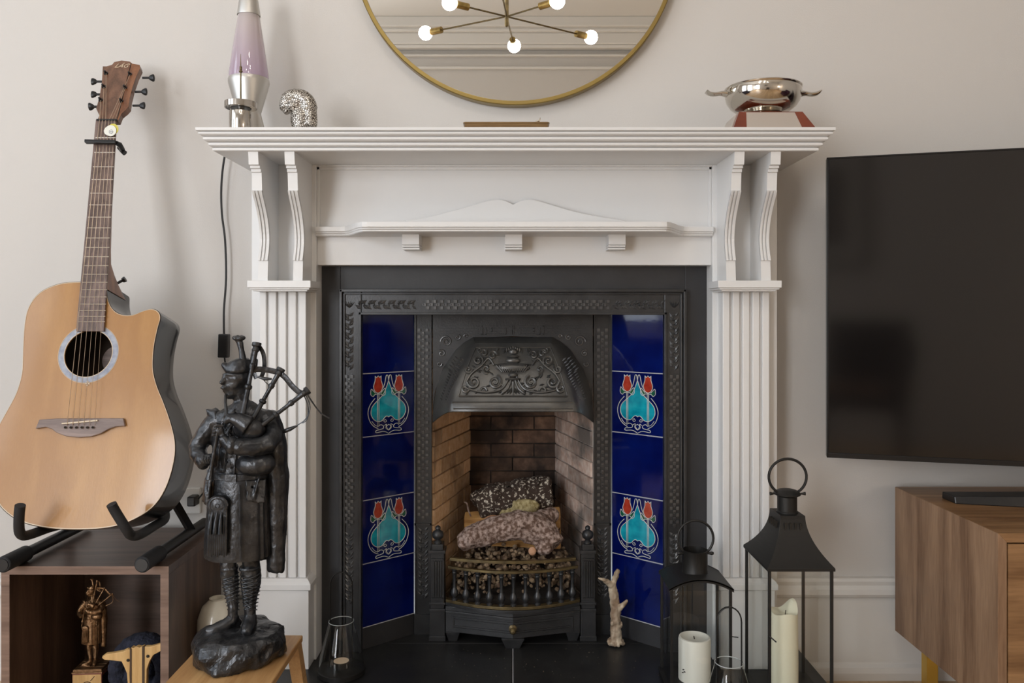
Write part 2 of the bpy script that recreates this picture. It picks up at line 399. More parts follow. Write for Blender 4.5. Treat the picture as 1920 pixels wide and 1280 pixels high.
# ------------------------------------------------------------------ hearth
hz = .08
h = thing('hearth', 'black honed slate hearth in two slabs in front of the fireplace', 'hearth', (.0,-.3,0))
MB().box((-.70,-.66,0),(.0008,.0,hz)).box((-.40,.0,0),(.0008,.075,hz)).build('slab', 'hearth', h, bevel=.002)
MB().box((.0032,-.66,0),(.70,.0,hz)).box((.0032,.0,0),(.40,.075,hz)).build('slab', 'hearth', h, bevel=.002)
MB().box((.0008,-.655,0),(.0032,.07,hz-.0015)).build('joint', 'tgrout', h)
b = MB()
for i in range(110):
    x = random.gauss(.03,.13); y = random.uniform(-.18,-.0); 
    if random.random()<.3: x = random.uniform(-.3,.3); y = random.uniform(-.3,-.05)
    r = random.uniform(.0003,.0009); b.ell((x,y,hz+r*.6),(r,r,r*.7),5,3)
b.build('ash_crumbs', 'ember', h, kind='stuff')

# ------------------------------------------------------------------ painted timber surround
S0 = .0055
sr = thing('fire_surround', 'white painted timber fireplace surround with mantel shelf, fluted pilasters and scrolled brackets', 'mantelpiece', (S0,-.1,hz))
dB = 1.885; dH = 1.897
zt = 1.2514
b = MB()
b.box((S0-.622,Y(dB),hz),(S0-.469,0,zt)); b.build('jamb', 'white', sr, bevel=.0015)
MB().box((S0+.469,Y(dB),hz),(S0+.622,0,zt)).build('jamb', 'white', sr, bevel=.0015)
MB().box((S0-.469,Y(dH),1.0145),(S0+.469,0,zt)).build('header_board', 'white', sr, bevel=.001)
# trim frame of the header panel
b = MB(); w = .007
zt2 = zt-.004; 
b.box((S0-.469,Y(dH)-.006,1.10),(S0-.469+w,Y(dH),zt2)).box((S0+.469-w,Y(dH)-.006,1.10),(S0+.469,Y(dH),zt2)).box((S0-.469,Y(dH)-.006,zt2-w),(S0+.469,Y(dH),zt2)).box((S0-.469,Y(dH)-.010,zt2),(S0+.469,Y(dH),zt))
b.build('panel_moulding', 'white', sr, bevel=.001)
# mantel shelf
prof = [(.000,1.2365),(.003,1.2380),(.003,1.2430),(-.001,1.2440),(.006,1.2455),(.009,1.248),(.009,1.2525),(.005,1.2532),(.014,1.2555),(.017,1.258),(.017,1.2625),(.013,1.2632),(.021,1.2655),(.024,1.268),(.024,1.2715),(.020,1.2722),(.028,1.2742),(.0285,1.2800),(.0275,1.2806)]
hx = .654; yf = Y(1.729); SX = .0075
prof = [(e*1.05,zt+(z-1.2365)*1.039) for e,z in prof]
b = MB(); b.loft([[(SX-hx-e,yf-e,z),(SX+hx+e,yf-e,z),(SX+hx+e,0,z),(SX-hx-e,0,z)] for e,z in prof])
b.build('mantel_shelf', 'white', sr, bevel=.0006)
# brackets
bp = [(1.72,1.2514),(1.732,1.2514),(1.736,1.224),(1.745,1.223),(1.745,1.218),(1.752,1.217),(1.752,1.211),(1.757,1.210),(1.757,1.1707)]
cv = [(1.757,1.1707),(1.763,1.162),(1.772,1.1516),(1.790,1.129),(1.805,1.1021),(1.813,1.0688),(1.808,1.0417),(1.800,1.0215),(1.800,1.019)]
cvs = [(p.x,p.y) for p in bez([Vector((a,c_,0)) for a,c_ in cv],3)]
fullp = bp[1:-1]+cvs+[(1.800,.9735),(dB,.9735),(dB,1.2514)]
def bracket(x0, x1, nm='bracket'):
    b = MB(); n = len(fullp)
    grooveX = [x0, x0+.0048, x0+.0076, x0+.0124, x0+.0152, x1]
    b.loft([[(x0,Y(d)+.004 if (d,z) in cvs else Y(d),z) for d,z in fullp],[(x1,Y(d)+.004 if (d,z) in cvs else Y(d),z) for d,z in fullp]])
    for a,c in ((grooveX[0],grooveX[1]),(grooveX[2],grooveX[3]),(grooveX[4],grooveX[5])):
        b.loft([[(a,Y(d),z),(c,Y(d),z),(c,Y(d)+.006,z),(a,Y(d)+.006,z)] for d,z in cvs])
    return b.build(nm, 'white', sr, bevel=.0004)
for s in (-1,1):
    for a,c in ((.558,.5795),(.479,.5005)):
        x0, x1 = sorted((S0+s*a, S0+s*c))
        x0 = x0; bracket(x0, x1)
    # capital
    b = MB(); xi, xo = .459, .602
    X0, X1 = sorted((S0+s*xi, S0+s*xo))
    lv = [(.010,.9496),(.010,.9525),(.004,.9535),(.004,.9565),(.000,.958),(.000,.9735)]
    b.loft([[(X0+e,Y(1.793)+e,z),(X1-e,Y(1.793)+e,z),(X1-e,Y(dB),z),(X0+e,Y(dB),z)] for e,z in lv])
    b.build('capital', 'white', sr, bevel=.0008)
    # pilaster with flutes
    zi = .288; X0, X1 = sorted((S0+s*.482, S0+s*.590)); dp = 1.842
    n = 5; w = (X1-X0); reed = w*.150; gap = (w-n*reed)/(n-1)
    b = MB(); b.box((X0,Y(dp)+.008,zi),(X1,Y(dB),.9496))
    b.build('pilaster', 'white', sr)
    for i in range(n):
        xa = X0+i*(reed+gap)
        MB().box((xa,Y(dp),zi),(xa+reed,Y(dp)+.009,.9496)).build('reed', 'white', sr, bevel=.0018)
    # plinth block
    X0, X1 = sorted((S0+s*.468, S0+s*.606))
    b = MB(); lv = [(.006,hz),(.006,.262),(.000,.264),(.000,.276),(.004,.282),(.010,.288)]
    b.loft([[(X0+e,Y(1.828)+e,z),(X1-e,Y(1.828)+e,z),(X1-e,Y(dB),z),(X0+e,Y(dB),z)] for e,z in lv])
    b.build('plinth', 'white', sr, bevel=.001)
# little shelf with S-curved ends
def shelf_y(x):
    a = abs(x-S0); t = min(max((.405-a)/.07,0),1); t = t*t*(3-2*t)
    return 1.872-(1.872-1.772)*t
xs = [S0-.4685+.937*i/80 for i in range(81)]
lv = [(.012,1.0816),(.008,1.0835),(.008,1.086),(.004,1.0885),(.004,1.0905),(.0,1.0925),(.0,1.1035)]
b = MB(); rings = []
for e,z in lv:
    rings.append([(x,Y(shelf_y(x))+e,z) for x in xs]+[(xs[-1],Y(dH),z),(xs[0],Y(dH),z)])
b.loft(rings); b.build('display_shelf', 'white', sr, bevel=.0004)
# carved crest above the little shelf
dc = 1.880
top = [(760,413),(800,407),(840,397),(880,386),(915,376),(932,373.5),(947,376),(962,383),(977,376),(992,373.5),(1008,376),(1045,387),(1085,398),(1125,406),(1160,411),(1172,414)]
tp = bez([P(x,y,dc) for x,y in top[:8]],4)[:-1]+bez([P(x,y,dc) for x,y in top[7:]],4)
poly = tp+[Vector((tp[-1].x,tp[-1].y,1.1035)),Vector((tp[0].x,tp[0].y,1.1035))]
MB().prism(poly,(0,.012,0)).build('carved_crest', 'white', sr, bevel=.0015)
for px in (770.5, 963, 1156.5):
    b = MB(); w = 16*1.845/F; X = Xp(px,1.845)
    for z0,z1,d in ((1.058,1.0825,1.838),(1.053,1.0575,1.842),(1.0475,1.0525,1.847)):
        b.box((X-w,Y(d),z0),(X+w,Y(dH),z1))
    b.build('dentil_block', 'white', sr, bevel=.0006)

# ------------------------------------------------------------------ slate slips + cast-iron tiled insert
sl = thing('slate_slips', 'matt black slate slips lining the white surround opening', 'fireplace slips', (S0,-.04,hz))
b = MB(); b.box((S0-.469,-.04,hz),(-.418,-.005,1.0145)).build('side_slip', 'slate', sl, bevel=.001)
b = MB(); b.box((.422,-.04,hz),(S0+.469,-.005,1.0145)).build('side_slip', 'slate', sl, bevel=.001)
MB().box((-.418,-.04,.957),(.422,-.005,1.0145)).build('head_slip', 'slate', sl, bevel=.001)
ins = thing('fireplace_insert', 'black cast iron fireplace insert with blue tulip tiles and embossed canopy', 'fireplace', (.002,0,hz))
IX = .002; yF = Y(1.925)
zH0, zH1 = .896, .957
xo, xi = .417, .366
# frame: stiles + header
b = MB()
b.box((IX-xo,yF,hz),(IX-xi,.02,zH1)).box((IX+xi,yF,hz),(IX+xo,.02,zH1)).box((IX-xi,yF,zH0),(IX+xi,.02,zH1))
frame = b.build('frame', 'iron', ins, bevel=.002)
b = MB()
for e,t,wd in ((.000,.010,.006),(.009,.005,.003)):
    b.box((IX-xo+e-.001,yF-t,hz),(IX-xo+e+wd,yF,zH1-e)).box((IX+xo-e-wd,yF-t,hz),(IX+xo-e+.001,yF,zH1-e)).box((IX-xo+e,yF-t,zH1-e-wd),(IX+xo-e,yF,zH1-e+.001))
b.box((IX-xi-.006,yF-.004,hz),(IX-xi,yF,zH0+.006)).box((IX+xi,yF-.004,hz),(IX+xi+.006,yF,zH0+.006)).box((IX-xi-.006,yF-.004,zH0),(IX+xi+.006,yF,zH0+.006))
b.build('frame_bead', 'iron', ins, bevel=.001)
# soffit from frame back to the inner plate
dI = 2.04; yI = Y(dI)
MB().quad((IX-xi,.02,.907),(IX+xi,.02,.907),(IX+.25,yI,.907),(IX-.25,yI,.907)).box((IX-xi,.0,.905),(IX+xi,.10,.93)).build('soffit', 'iron', ins)
# relief helpers on a plane: origin O, unit u (right), unit v (up), n (towards room)
def leaf(b, O, u, v, n, x, z, l, w, a, h=.0036):
    O = Vector(O); c = O+u*x+v*z; ca, sa = math.cos(a), math.sin(a)
    du = u*ca+v*sa; dv = v*ca-u*sa; i = len(b.v)
    b.v += [c-du*l, c+dv*w+n*.0004, c+du*l, c-dv*w+n*.0004, c+n*h, c-du*l*.5+n*h*.8, c+du*l*.4+n*h*.6]
    for q in ((0,3,5),(5,3,4),(4,3,6),(6,3,2),(0,5,1),(5,4,1),(4,6,1),(6,2,1)): b.f.append(tuple(i+k for k in q))
ux, uz, un = Vector((1,0,0)), Vector((0,0,1)), Vector((0,-1,0))
def leafband(b, O, u, v, n, L, H):   # band length L along u, height H
    k = int(L/.011); 
    for i in range(k):
        x = (i+.5)*L/k; s = 1 if i%2 else -1
        leaf(b,O,u,v,n,x,H/2+s*H*.24,.0105,.0046,s*.55)
        leaf(b,O,u,v,n,x+.004,H/2-s*H*.25,.008,.0036,-s*.7,.003)
        leaf(b,O,u,v,n,x+.002,H/2,.006,.0022,s*1.2,.003)
    th=.0015
def studs(b, O, u, v, n, L, H):
    k = int(L/.0165); R = Matrix((u,v,n)).transposed().to_4x4()
    for i in range(k):
        x = (i+.5)*L/k
        for (dx,dz,a) in ((0,H*.5,.0026),(.008,H*.20,.0028),(.008,H*.80,.0028),(-.003,H*.5,.0012)):
            a *= 1.25; c = Vector(O)+u*(x+dx)+v*dz
            M4 = Matrix.Translation(c) @ R
            b.box((-a,-a,-.0004),(a,a,.0036), M4)
            b.box((-a-.0022,-a,-.0004),(-a-.001,a,.0014), M4)
lb = MB(); sb = MB()
zc0 = Zp(581,1.925); zc1 = Zp(561,1.925); Hh = zc1-zc0
leafband(lb,(Xp(668,1.925),yF,zc0),ux,uz,un,Xp(778,1.925)-Xp(668,1.925),Hh)
leafband(lb,(Xp(1150,1.925),yF,zc0),ux,uz,un,Xp(1244,1.925)-Xp(1150,1.925),Hh)
studs(sb,(Xp(790,1.925),yF,zc0),ux,uz,un,Xp(1140,1.925)-Xp(790,1.925),Hh)
for xa,xb in ((646,664),(1254,1274)):
    X0 = Xp(xa,1.925); wv = Xp(xb,1.925)-X0
    O = lambda py: (X0+wv,yF,Zp(py,1.925))
    leafband(lb,(X0+wv,yF,Zp(692,1.925)),uz,-ux,un,Zp(588,1.925)-Zp(692,1.925),wv)
    studs(sb,(X0+wv,yF,Zp(990,1.925)),uz,-ux,un,Zp(705,1.925)-Zp(990,1.925),wv)
    leafband(lb,(X0+wv,yF,Zp(1130,1.925)),uz,-ux,un,Zp(1000,1.925)-Zp(1130,1.925),wv)
    for q in range(6): leaf(lb,(X0+wv/2,yF,Zp(571,1.925)-.01),ux,uz,un,(q-2.5)*.003,.010,.009,.0018,PI/2-(q-2.5)*.25)
# inner plate with arched opening, columns with studs
b = MB()
zTop = .907
b.box((IX-.2514,yI,hz),(IX-.2077,yI+.012,zTop)).box((IX+.2077,yI,hz),(IX+.2514,yI+.012,zTop))
arch = [(-150,792),(-150,768),(-146,735),(-131,690),(-103,652),(-75,634),(0,630)]
al = [Vector((IX+a*dI/F,yI,Zp(y,dI))) for a,y in arch]
ar = [Vector((2*IX-p.x,p.y,p.z)) for p in al[::-1]]
pts = al+ar[1:]
for p,q in zip(pts[:-1],pts[1:]):
    b.loft([[p,q,Vector((q.x,yI,zTop)),Vector((p.x,yI,zTop))],[p+Vector((0,.01,0)),q+Vector((0,.01,0)),Vector((q.x,yI+.01,zTop)),Vector((p.x,yI+.01,zTop))]])
b.build('inner_plate', 'iron', ins)
for s in (-1,1):
    x0, x1 = sorted((IX+s*.2125, IX+s*.2465))
    studs(sb,(x1,yI,Zp(975,dI)),uz,-ux,un,Zp(618,dI)-Zp(975,dI),x1-x0)
    leafband(lb,(x1,yI,Zp(1120,dI)),uz,-ux,un,Zp(990,dI)-Zp(1120,dI),x1-x0)
    # beads
b = MB()
for s in (-1,1):
    for a in (.2095,.2490): b.box((IX+s*a-.0018,yI-.004,hz),(IX+s*a+.0018,yI,zTop))
    b.box((IX+s*.23-.022,yI-.004,Zp(984,dI)),(IX+s*.23+.022,yI,Zp(980,dI)))
    b.box((IX+s*.23-.022,yI-.006,hz),(IX+s*.23+.022,yI,hz+.05))
# greek key frieze
zk = Zp(619,dI)
for s in (-1,1):
    for (a0,a1,z0,z1) in ((.185,.088,.010,.012),(.185,.088,.003,.005),(.185,.088,-.004,-.002),(.185,.075,-.011,-.009),
                          (.080,.077,-.011,.012),(.080,.008,.010,.012),(.070,.067,-.011,.006),(.070,.018,-.011,-.009),(.020,.017,-.011,.006),(.055,.020,.004,.006),(.055,.052,-.004,.006),(.055,.030,-.004,-.002)):
        x0,x1 = sorted((IX+s*a0, IX+s*a1)); b.box((x0,yI-.003,zk+z0),(x1,yI,zk+z1))
b.box((IX-.004,yI-.003,zk-.011),(IX-.0015,yI,zk+.012)).box((IX+.0015,yI-.003,zk-.011),(IX+.004,yI,zk+.012))
b.build('key_frieze', 'iron', ins)
# spandrel scrolls
def spiral(b, c, r0, turns, a0, dirn, rad, lift=.002, plane=None):
    pts = []; n = int(14*turns)+2; 
    for i in range(n):
        t = i/(n-1); r = r0*(1-t*.86); a = a0+dirn*t*turns*2*PI
        q = (c[0]+r*math.cos(a), c[1]-r*math.sin(a)); pts.append(plane(q[0],q[1],lift))
    rr = [rad*(1-.35*i/(n-1)) for i in range(n)]
    b.tube(pts, rr, 6)
pl = lambda px,py,l: P(px,py,dI)+Vector((0,-l,0))
for s in (-1,1):
    b = MB()
    f = lambda x: 962+s*x
    for (x,y,r,t,a) in ((-125,640,11,1.6,0),(-104,632,6,1.2,2),(-134,662,7,1.3,1),(-138,682,5,1.2,3),(-88,630,4,1,0)):
        spiral(b,(f(x),y),r,t,a if s<0 else PI-a,1 if s<0 else -1,.0022,plane=pl)
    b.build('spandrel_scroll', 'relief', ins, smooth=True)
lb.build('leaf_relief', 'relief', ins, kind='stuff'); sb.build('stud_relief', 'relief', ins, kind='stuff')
# canopy (hood)
LV = [ (632,75,2.035, 643,70,2.005),(642,92,2.035, 650,73,1.995),(655,107,2.035, 668,80,1.972),(690,131,2.035, 703,92,1.943),(720,142,2.035,730,101,1.927),(745,147,2.035,748,107,1.920),(768,150,2.035, 753,110,1.915),(780,151,2.035,762,112,1.910),(792,151,2.035,771,113.5,1.909)]
def ringat(L, inset=0):
    yw,xw,dw,yf_,xf,df = L
    pts = []
    for s,order in ((-1,range(0,5)),(1,range(4,-1,-1))):
        for k in order:
            t = k/5.0; e = math.sin(t*PI/2); g = 1-math.cos(t*PI/2)
            # quarter curve from wall point to front corner
            x = xw+(xf-xw)*t; y = yw+(yf_-yw)*(e); d = dw+(df-dw)*e
            pts.append(P(962+s*x,y,d)+Vector((0,inset,-inset*.3)))
        if s < 0:
            for t in (0,.25,.5,.75,1): pts.append(P(962-xf+2*xf*t,yf_,df)+Vector((0,inset,-inset*.3)))
    return pts
b = MB(); b.loft([ringat(L) for L in LV], cap=False, closed=False)
b.loft([ringat(L,.008) for L in LV], cap=False, closed=False)
a = ringat(LV[0]); b.quad(*a)
a = ringat(LV[-1]); c = ringat(LV[-1],.008); b.loft([a,c],cap=False,closed=False)
hood = b.build('canopy', 'iron_hood', ins, smooth=True, label='embossed canopy with an urn and scrolls, worn grey')
ROOT[hood.name] = ROOT[ins.name]
FD = [(643,2.005),(650,1.995),(668,1.972),(703,1.943),(730,1.927),(748,1.920),(771,1.909)]
def hd(px,py,l):
    d = FD[-1][1]
    if py <= FD[0][0]: d = FD[0][1]
    else:
        for (y0,d0),(y1,d1) in zip(FD[:-1],FD[1:]):
            if y0 <= py <= y1: d = d0+(d1-d0)*(py-y0)/(y1-y0)
    return P(px,py,d-l)
b = MB()
b.tube(bez([hd(892,651,.002),hd(876,690,.002),hd(860,742,.002)],6),.0016,6)
b.tube(bez([hd(1032,651,.002),hd(1048,690,.002),hd(1064,742,.002)],6),.0016,6)
b.tube([hd(892,651,.002),hd(962,651,.002),hd(1032,651,.002)],.0016,6)
b.tube([hd(860,742,.002),hd(962,742,.002),hd(1064,742,.002)],.0016,6)
b.tube([hd(848,754,.002),hd(962,754,.002),hd(1076,754,.002)],.0022,6)
b.tube([hd(850,766,.002),hd(962,766,.002),hd(1074,766,.002)],.0018,6)
for i in range(44): b.ell(hd(854+i*5.02,760,.0015),.0014,5,4)
b.build('canopy_bead', 'iron_hood', hood, smooth=True)
b = MB()
# urn
b.ell(hd(962,690,.002),(.042,.010,.011),16,8); b.ell(hd(962,683,.003),(.046,.008,.0035),16,6); b.ell(hd(962,676,.003),(.018,.008,.008),14,8)
b.ell(hd(962,668,.003),(.015,.008,.004),12,6); b.ell(hd(962,660,.003),(.012,.008,.009),12,6); b.ell(hd(962,703,.003),(.012,.008,.006),12,6); b.ell(hd(962,710,.003),(.020,.008,.0035),12,6)
for i in range(-3,4): b.ell(hd(962+i*4,656-2*(3-abs(i))/1.5,.005),(.003,.005,.006),6,5)
for i in range(-6,7): b.tube([hd(962+i*5.2,685,.010),hd(962+i*3.4,697,.009)],.0012,5)
b.build('urn', 'iron_hood', hood, smooth=True)
b = MB()
for s in (-1,1):
    g = lambda x: 962+s*x
    A = lambda a: (a if s>0 else PI-a)
    for (x,y,r,t,a0,dr,rad) in ((38,666,9,1.3,PI,-1,.0030),(55,662,8,1.2,0,1,.0026),(34,716,13,1.6,PI*.6,1,.0036),(66,676,10,1.5,PI*1.2,-1,.0030),(74,716,12,1.5,0,-1,.0034),
                                (84,692,8,1.3,PI,1,.0026),(90,728,9,1.3,2,1,.0030),(50,692,8,1.2,PI*1.4,1,.0026),(56,732,7,1.2,PI,-1,.0026),(62,656,6,1.1,PI,1,.0022),(22,726,6,1.1,0,1,.0024),(86,662,0.1,1,0,1,.001)):
        if x+0 > 70+(y-655)*.30+8: continue
        spiral(b,(g(x),y),r,t,A(a0),dr*s*1.0,rad*1.15,.0025,hd)
    b.tube(bez([hd(g(6),705,.003),hd(g(20),728,.003),hd(g(45),735,.003),hd(g(70),733,.003),hd(g(92),726,.003)],5),.0024,6)
    b.tube(bez([hd(g(36),684,.003),hd(g(46),672,.003),hd(g(60),686,.003),hd(g(78),700,.003),hd(g(88),716,.003)],5),.0024,6)
    b.tube(bez([hd(g(4),712,.003),hd(g(10),728,.003),hd(g(22),738,.003)],5),[.003]*10+[.0015],6)
    for i in range(46):
        y = random.uniform(655,738); xm = 66+(y-655)*.32
        x = random.uniform(14 if y>712 or y<664 else 38, xm); a = random.uniform(0,PI)
        leaf(b, hd(g(x),y,.0005), ux, uz, un, 0,0, .0075,.0028, a, .0045)
b.tube([hd(962,716,.004),hd(962,740,.004)],[.004,.0015],6)
for i in range(-2,3): leaf(b, hd(962+i*4,733,.001), ux, uz, un, 0,0,.012,.003, PI/2+i*.35,.005)
b.build('scrollwork', 'iron_hood', hood, smooth=True, kind='stuff')
# side cheek ribs
b = MB()
for s in (-1,1):
    for i in range(16):
        y = 668+i*5.2
        k = (y-632)/160; yw = y
        xw = 107+ (y-655)*.9 if y<690 else 131+(y-690)*.30 if y<745 else 148
        xf = 82+(y-668)*.33
        for t in (.38,.62):
            e = math.sin(t*PI/2); x = xw+(xf-xw)*t; d = 2.035+(1.93-2.035)*e
            leaf(b, P(962+s*x,y+8*t,d-.002), ux, uz, Vector((s*.7,-.7,0)), 0,0,.0075,.0022, s*.7,.003)
b.build('cheek_leaves', 'iron', hood, kind='stuff')

# tiles --------------------------------------------------------------
dO = 1.94
def panelbasis(s):
    if s < 0: A = Vector((Xp(677,dO),Y(dO),0)); B = Vector((Xp(777,dI),yI,0))
    else: A = Vector((Xp(1147,dI),yI,0)); B = Vector((Xp(1247,dO),Y(dO),0))
    u = (B-A); L = u.length; u.normalize(); n = Vector((u.y,-u.x,0))
    return A,u,n,L
TW = .1500; TH = .1550
# tile art as unit meshes in (u, n, v) local space, placed with object rotation -> shared mesh data
def art_curve(b, pts, r=.0011, n=3, sm=4, lift=.0012):
    P3 = [Vector((x*TW,-lift,y*TH)) for x,y in pts]
    b.tube(bez(P3,sm), r, 5)
def art_poly(b, pts, lift, sm=4, closed=True):
    P3 = [Vector((x*TW,0,y*TH)) for x,y in pts]
    if sm: P3 = bez(P3+[P3[0]],sm)[:-1]
    b.prism([p+Vector((0,.0005,0)) for p in P3], (0,-lift-.0005,0))
bulb = [(.5,.87),(.455,.76),(.40,.655),(.30,.565),(.20,.47),(.175,.36),(.22,.27),(.30,.225),(.38,.235),(.43,.285),(.47,.30),(.5,.285),(.53,.30),(.57,.285),(.62,.235),(.70,.225),(.78,.27),(.825,.36),(.80,.47),(.70,.565),(.60,.655),(.545,.76)]
def tulip(cx): return [(cx-.055,.955),(cx-.03,.925),(cx,.955),(cx+.03,.925),(cx+.055,.955),(cx+.055,.88),(cx+.085,.79),(cx+.06,.71),(cx,.68),(cx-.06,.71),(cx-.085,.79),(cx-.055,.88)]
def tile_meshes():
    d = {}
    b = MB(); art_poly(b,bulb,.0008); d['bulb_motif'] = (b,'teal')
    for cx in (.305,.695):
        b = MB(); art_poly(b,tulip(cx),.0012,2); d['tulip_motif' if cx<.5 else 'tulip_motif.001'] = (b,'red')
    b = MB()
    for cx in (.305,.695):
        for s in (-1,1):
            art_poly(b,[(cx+s*.01,.665),(cx+s*.06,.68),(cx+s*.11,.72),(cx+s*.125,.69),(cx+s*.085,.64)],.0011,3)
    d['leaf_motif'] = (b,'green')
    b = MB()
    art_curve(b,bulb+[bulb[0]],.0010)
    for cx in (.305,.695):
        t = tulip(cx); art_curve(b,t+[t[0]],.0010,sm=2)
        art_curve(b,[(cx-.012,.68),(cx-.012,.14)],.0009,sm=1); art_curve(b,[(cx+.014,.68),(cx+.014,.16)],.0009,sm=1)
        for s in (-1,1):
            art_curve(b,[(cx,.665),(cx+s*.06,.66),(cx+s*.09,.63),(cx+s*.135,.665),(cx+s*.125,.75),(cx+s*.09,.72),(cx+s*.05,.68)],.0009,sm=3)
    for s in (-1,1):
        g = lambda x: .5+s*(x-.5)
        art_curve(b,[(g(.5),.87),(g(.485),.95),(g(.455),.95),(g(.43),.84),(g(.40),.76)],.0010)
        art_curve(b,[(g(.25),.60),(g(.16),.50),(g(.12),.38),(g(.15),.25),(g(.22),.16),(g(.31),.11)],.0010)
        art_curve(b,[(g(.19),.24),(g(.25),.17),(g(.31),.15)],.0008)
        art_curve(b,[(g(.31),.15),(g(.35),.17),(g(.40),.15),(g(.40),.11),(g(.34),.095),(g(.27),.085),(g(.27),.05),(g(.38),.06),(g(.44),.05),(g(.5),.02)],.0010)
        art_curve(b,[(g(.5),.07),(g(.45),.11),(g(.46),.17),(g(.42),.15)],.0009)
        art_curve(b,[(g(.5),.165),(g(.46),.13),(g(.5),.075)],.0008)
        art_curve(b,[(g(.44),.25),(g(.46),.22),(g(.43),.205),(g(.41),.23),(g(.44),.25)],.0008)
    d['raised_outline'] = (b,'line')
    return d
def raw(name, b, m):
    me = bpy.data.meshes.new(name); me.from_pydata([tuple(p) for p in b.v], [], b.f); me.update()
    bm = bmesh.new(); bm.from_mesh(me); bmesh.ops.recalc_face_normals(bm, faces=bm.faces); bm.to_mesh(me); bm.free()
    me.materials.append(M[m]); 
    for p in me.polygons: p.use_smooth = (m=='line')
    return me
tm = {k: raw(k,v[0],v[1]) for k,v in tile_meshes().items()}
tb = MB(); tb.box((.0008,0,.0008),(TW-.0008,.008,TH-.0008)); tile_me = raw('tile',tb,'blue')
gb = MB(); gb.box((0,.0006,-.0012),(TW,.008,.0012)); joint_me = raw('tile_joint',gb,'tgrout')
iroot = ROOT[ins.name].inverted()
for s in (-1,1):
    A,u,n,L = panelbasis(s)
    R = Matrix((( u.x, -n.x, 0),(u.y,-n.y,0),(0,0,1))).to_4x4()
    SC = Matrix.Scale(L/TW,4,Vector((1,0,0)))
    for k in range(5):
        z = .1322+k*TH
        T = iroot @ Matrix.Translation(Vector((A.x,A.y,z))) @ R @ SC
        o = new_obj('tile', tile_me); o.parent = ins; o.matrix_local = T
        bv = o.modifiers.new('bevel','BEVEL'); bv.width=.0012; bv.segments=2
        if k in (1,3):
            o['label'] = 'blue tile with red tulips over a turquoise bulb'
            for nm,me in tm.items():
                c = new_obj(nm.split('.')[0], me); c.parent = o
        j = new_obj('tile_joint', joint_me); j.parent = ins; j.matrix_local = T
    b = MB(); p0 = A; p1 = A+u*L
    b.loft([[p0+Vector((0,0,hz)),p1+Vector((0,0,hz)),p1+Vector((0,0,.131)),p0+Vector((0,0,.131))],[p0-n*.01+Vector((0,0,hz)),p1-n*.01+Vector((0,0,hz)),p1-n*.01+Vector((0,0,.131)),p0-n*.01+Vector((0,0,.131))]])
    b.build('tile_plinth', 'slate', ins)
    b = MB(); b.loft([[p0-n*.009+Vector((0,0,hz)),p1-n*.009+Vector((0,0,hz)),p1-n*.009+Vector((0,0,.907)),p0-n*.009+Vector((0,0,.907))],[p0-n*.02+Vector((0,0,hz)),p1-n*.02+Vector((0,0,hz)),p1-n*.02+Vector((0,0,.907)),p0-n*.02+Vector((0,0,.907))]])
    b.build('tile_backing', 'iron', ins)

# firebox -----------------------------------------------------------
dK = 2.36; yK = Y(dK)
def wallpanel(name, A, B, n, bm_, z0, z1, cw, mort):
    A = Vector(A); B = Vector(B); u = (B-A); L = u.length; u.normalize(); n = Vector(n).normalized()
    b = MB(); q = n*-.012; zz = lambda z: Vector((0,0,z))
    b.loft([[A+zz(z0),B+zz(z0),B+zz(z1),A+zz(z1)],[A+q*2+zz(z0),B+q*2+zz(z0),B+q*2+zz(z1),A+q*2+zz(z1)]])
    o = b.build(name, mort, ins)
    ch = .0405; k = 0; z = z0
    while z < z1-.01:
        x = -(.5*cw if k%2 else 0)+.0*random.random()
        while x < L-.004:
            a = max(x,0)+.0013; c = min(x+cw,L)-.0013
            if c-a > .008:
                pr = random.uniform(.003,.0065)
                i = MB(); z0b, z1b = z+.0013, min(z+ch-.0013, z1)
                pA = A+u*a; pB = A+u*c
                j = lambda: Vector((random.uniform(-.0006,.0006),0,random.uniform(-.0006,.0006)))
                i.loft([[pA+zz(z0b)+j(),pB+zz(z0b)+j(),pB+zz(z1b)+j(),pA+zz(z1b)+j()],[pA+u*.001+n*pr+zz(z0b+.001),pB-u*.001+n*pr+zz(z0b+.001),pB-u*.001+n*pr+zz(z1b-.001),pA+u*.001+n*pr+zz(z1b-.001)]])
                i.build('brick', bm_, o)
            x += cw
        z += ch; k += 1
    return o
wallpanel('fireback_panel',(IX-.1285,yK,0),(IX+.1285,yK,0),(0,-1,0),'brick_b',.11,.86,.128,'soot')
nl = Vector((yK-yI, (.2077-.1285)*-1,0))
wallpanel('side_panel',(IX-.2077,yI+.012,0),(IX-.1285,yK,0),( (yK-yI),-(.2077-.1285),0),'brick_l',.11,.86,.125,'mortar_l')
wallpanel('side_panel',(IX+.1285,yK,0),(IX+.2077,yI+.012,0),(-(yK-yI),-(.2077-.1285),0),'brick_r',.11,.86,.125,'mortar_r')
b = MB(); b.box((IX-.22,yI+.012,.0805),(IX+.22,yK,.11)).box((IX-.22,yI+.012,.86),(IX+.22,yK,.9))
b.build('firebox_floor', 'soot', ins)
# wood/ember platform
MB().box((IX-.165,yI-.005,.11),(IX+.165,yK-.03,.172)).build('fire_bed', 'soot', ins)

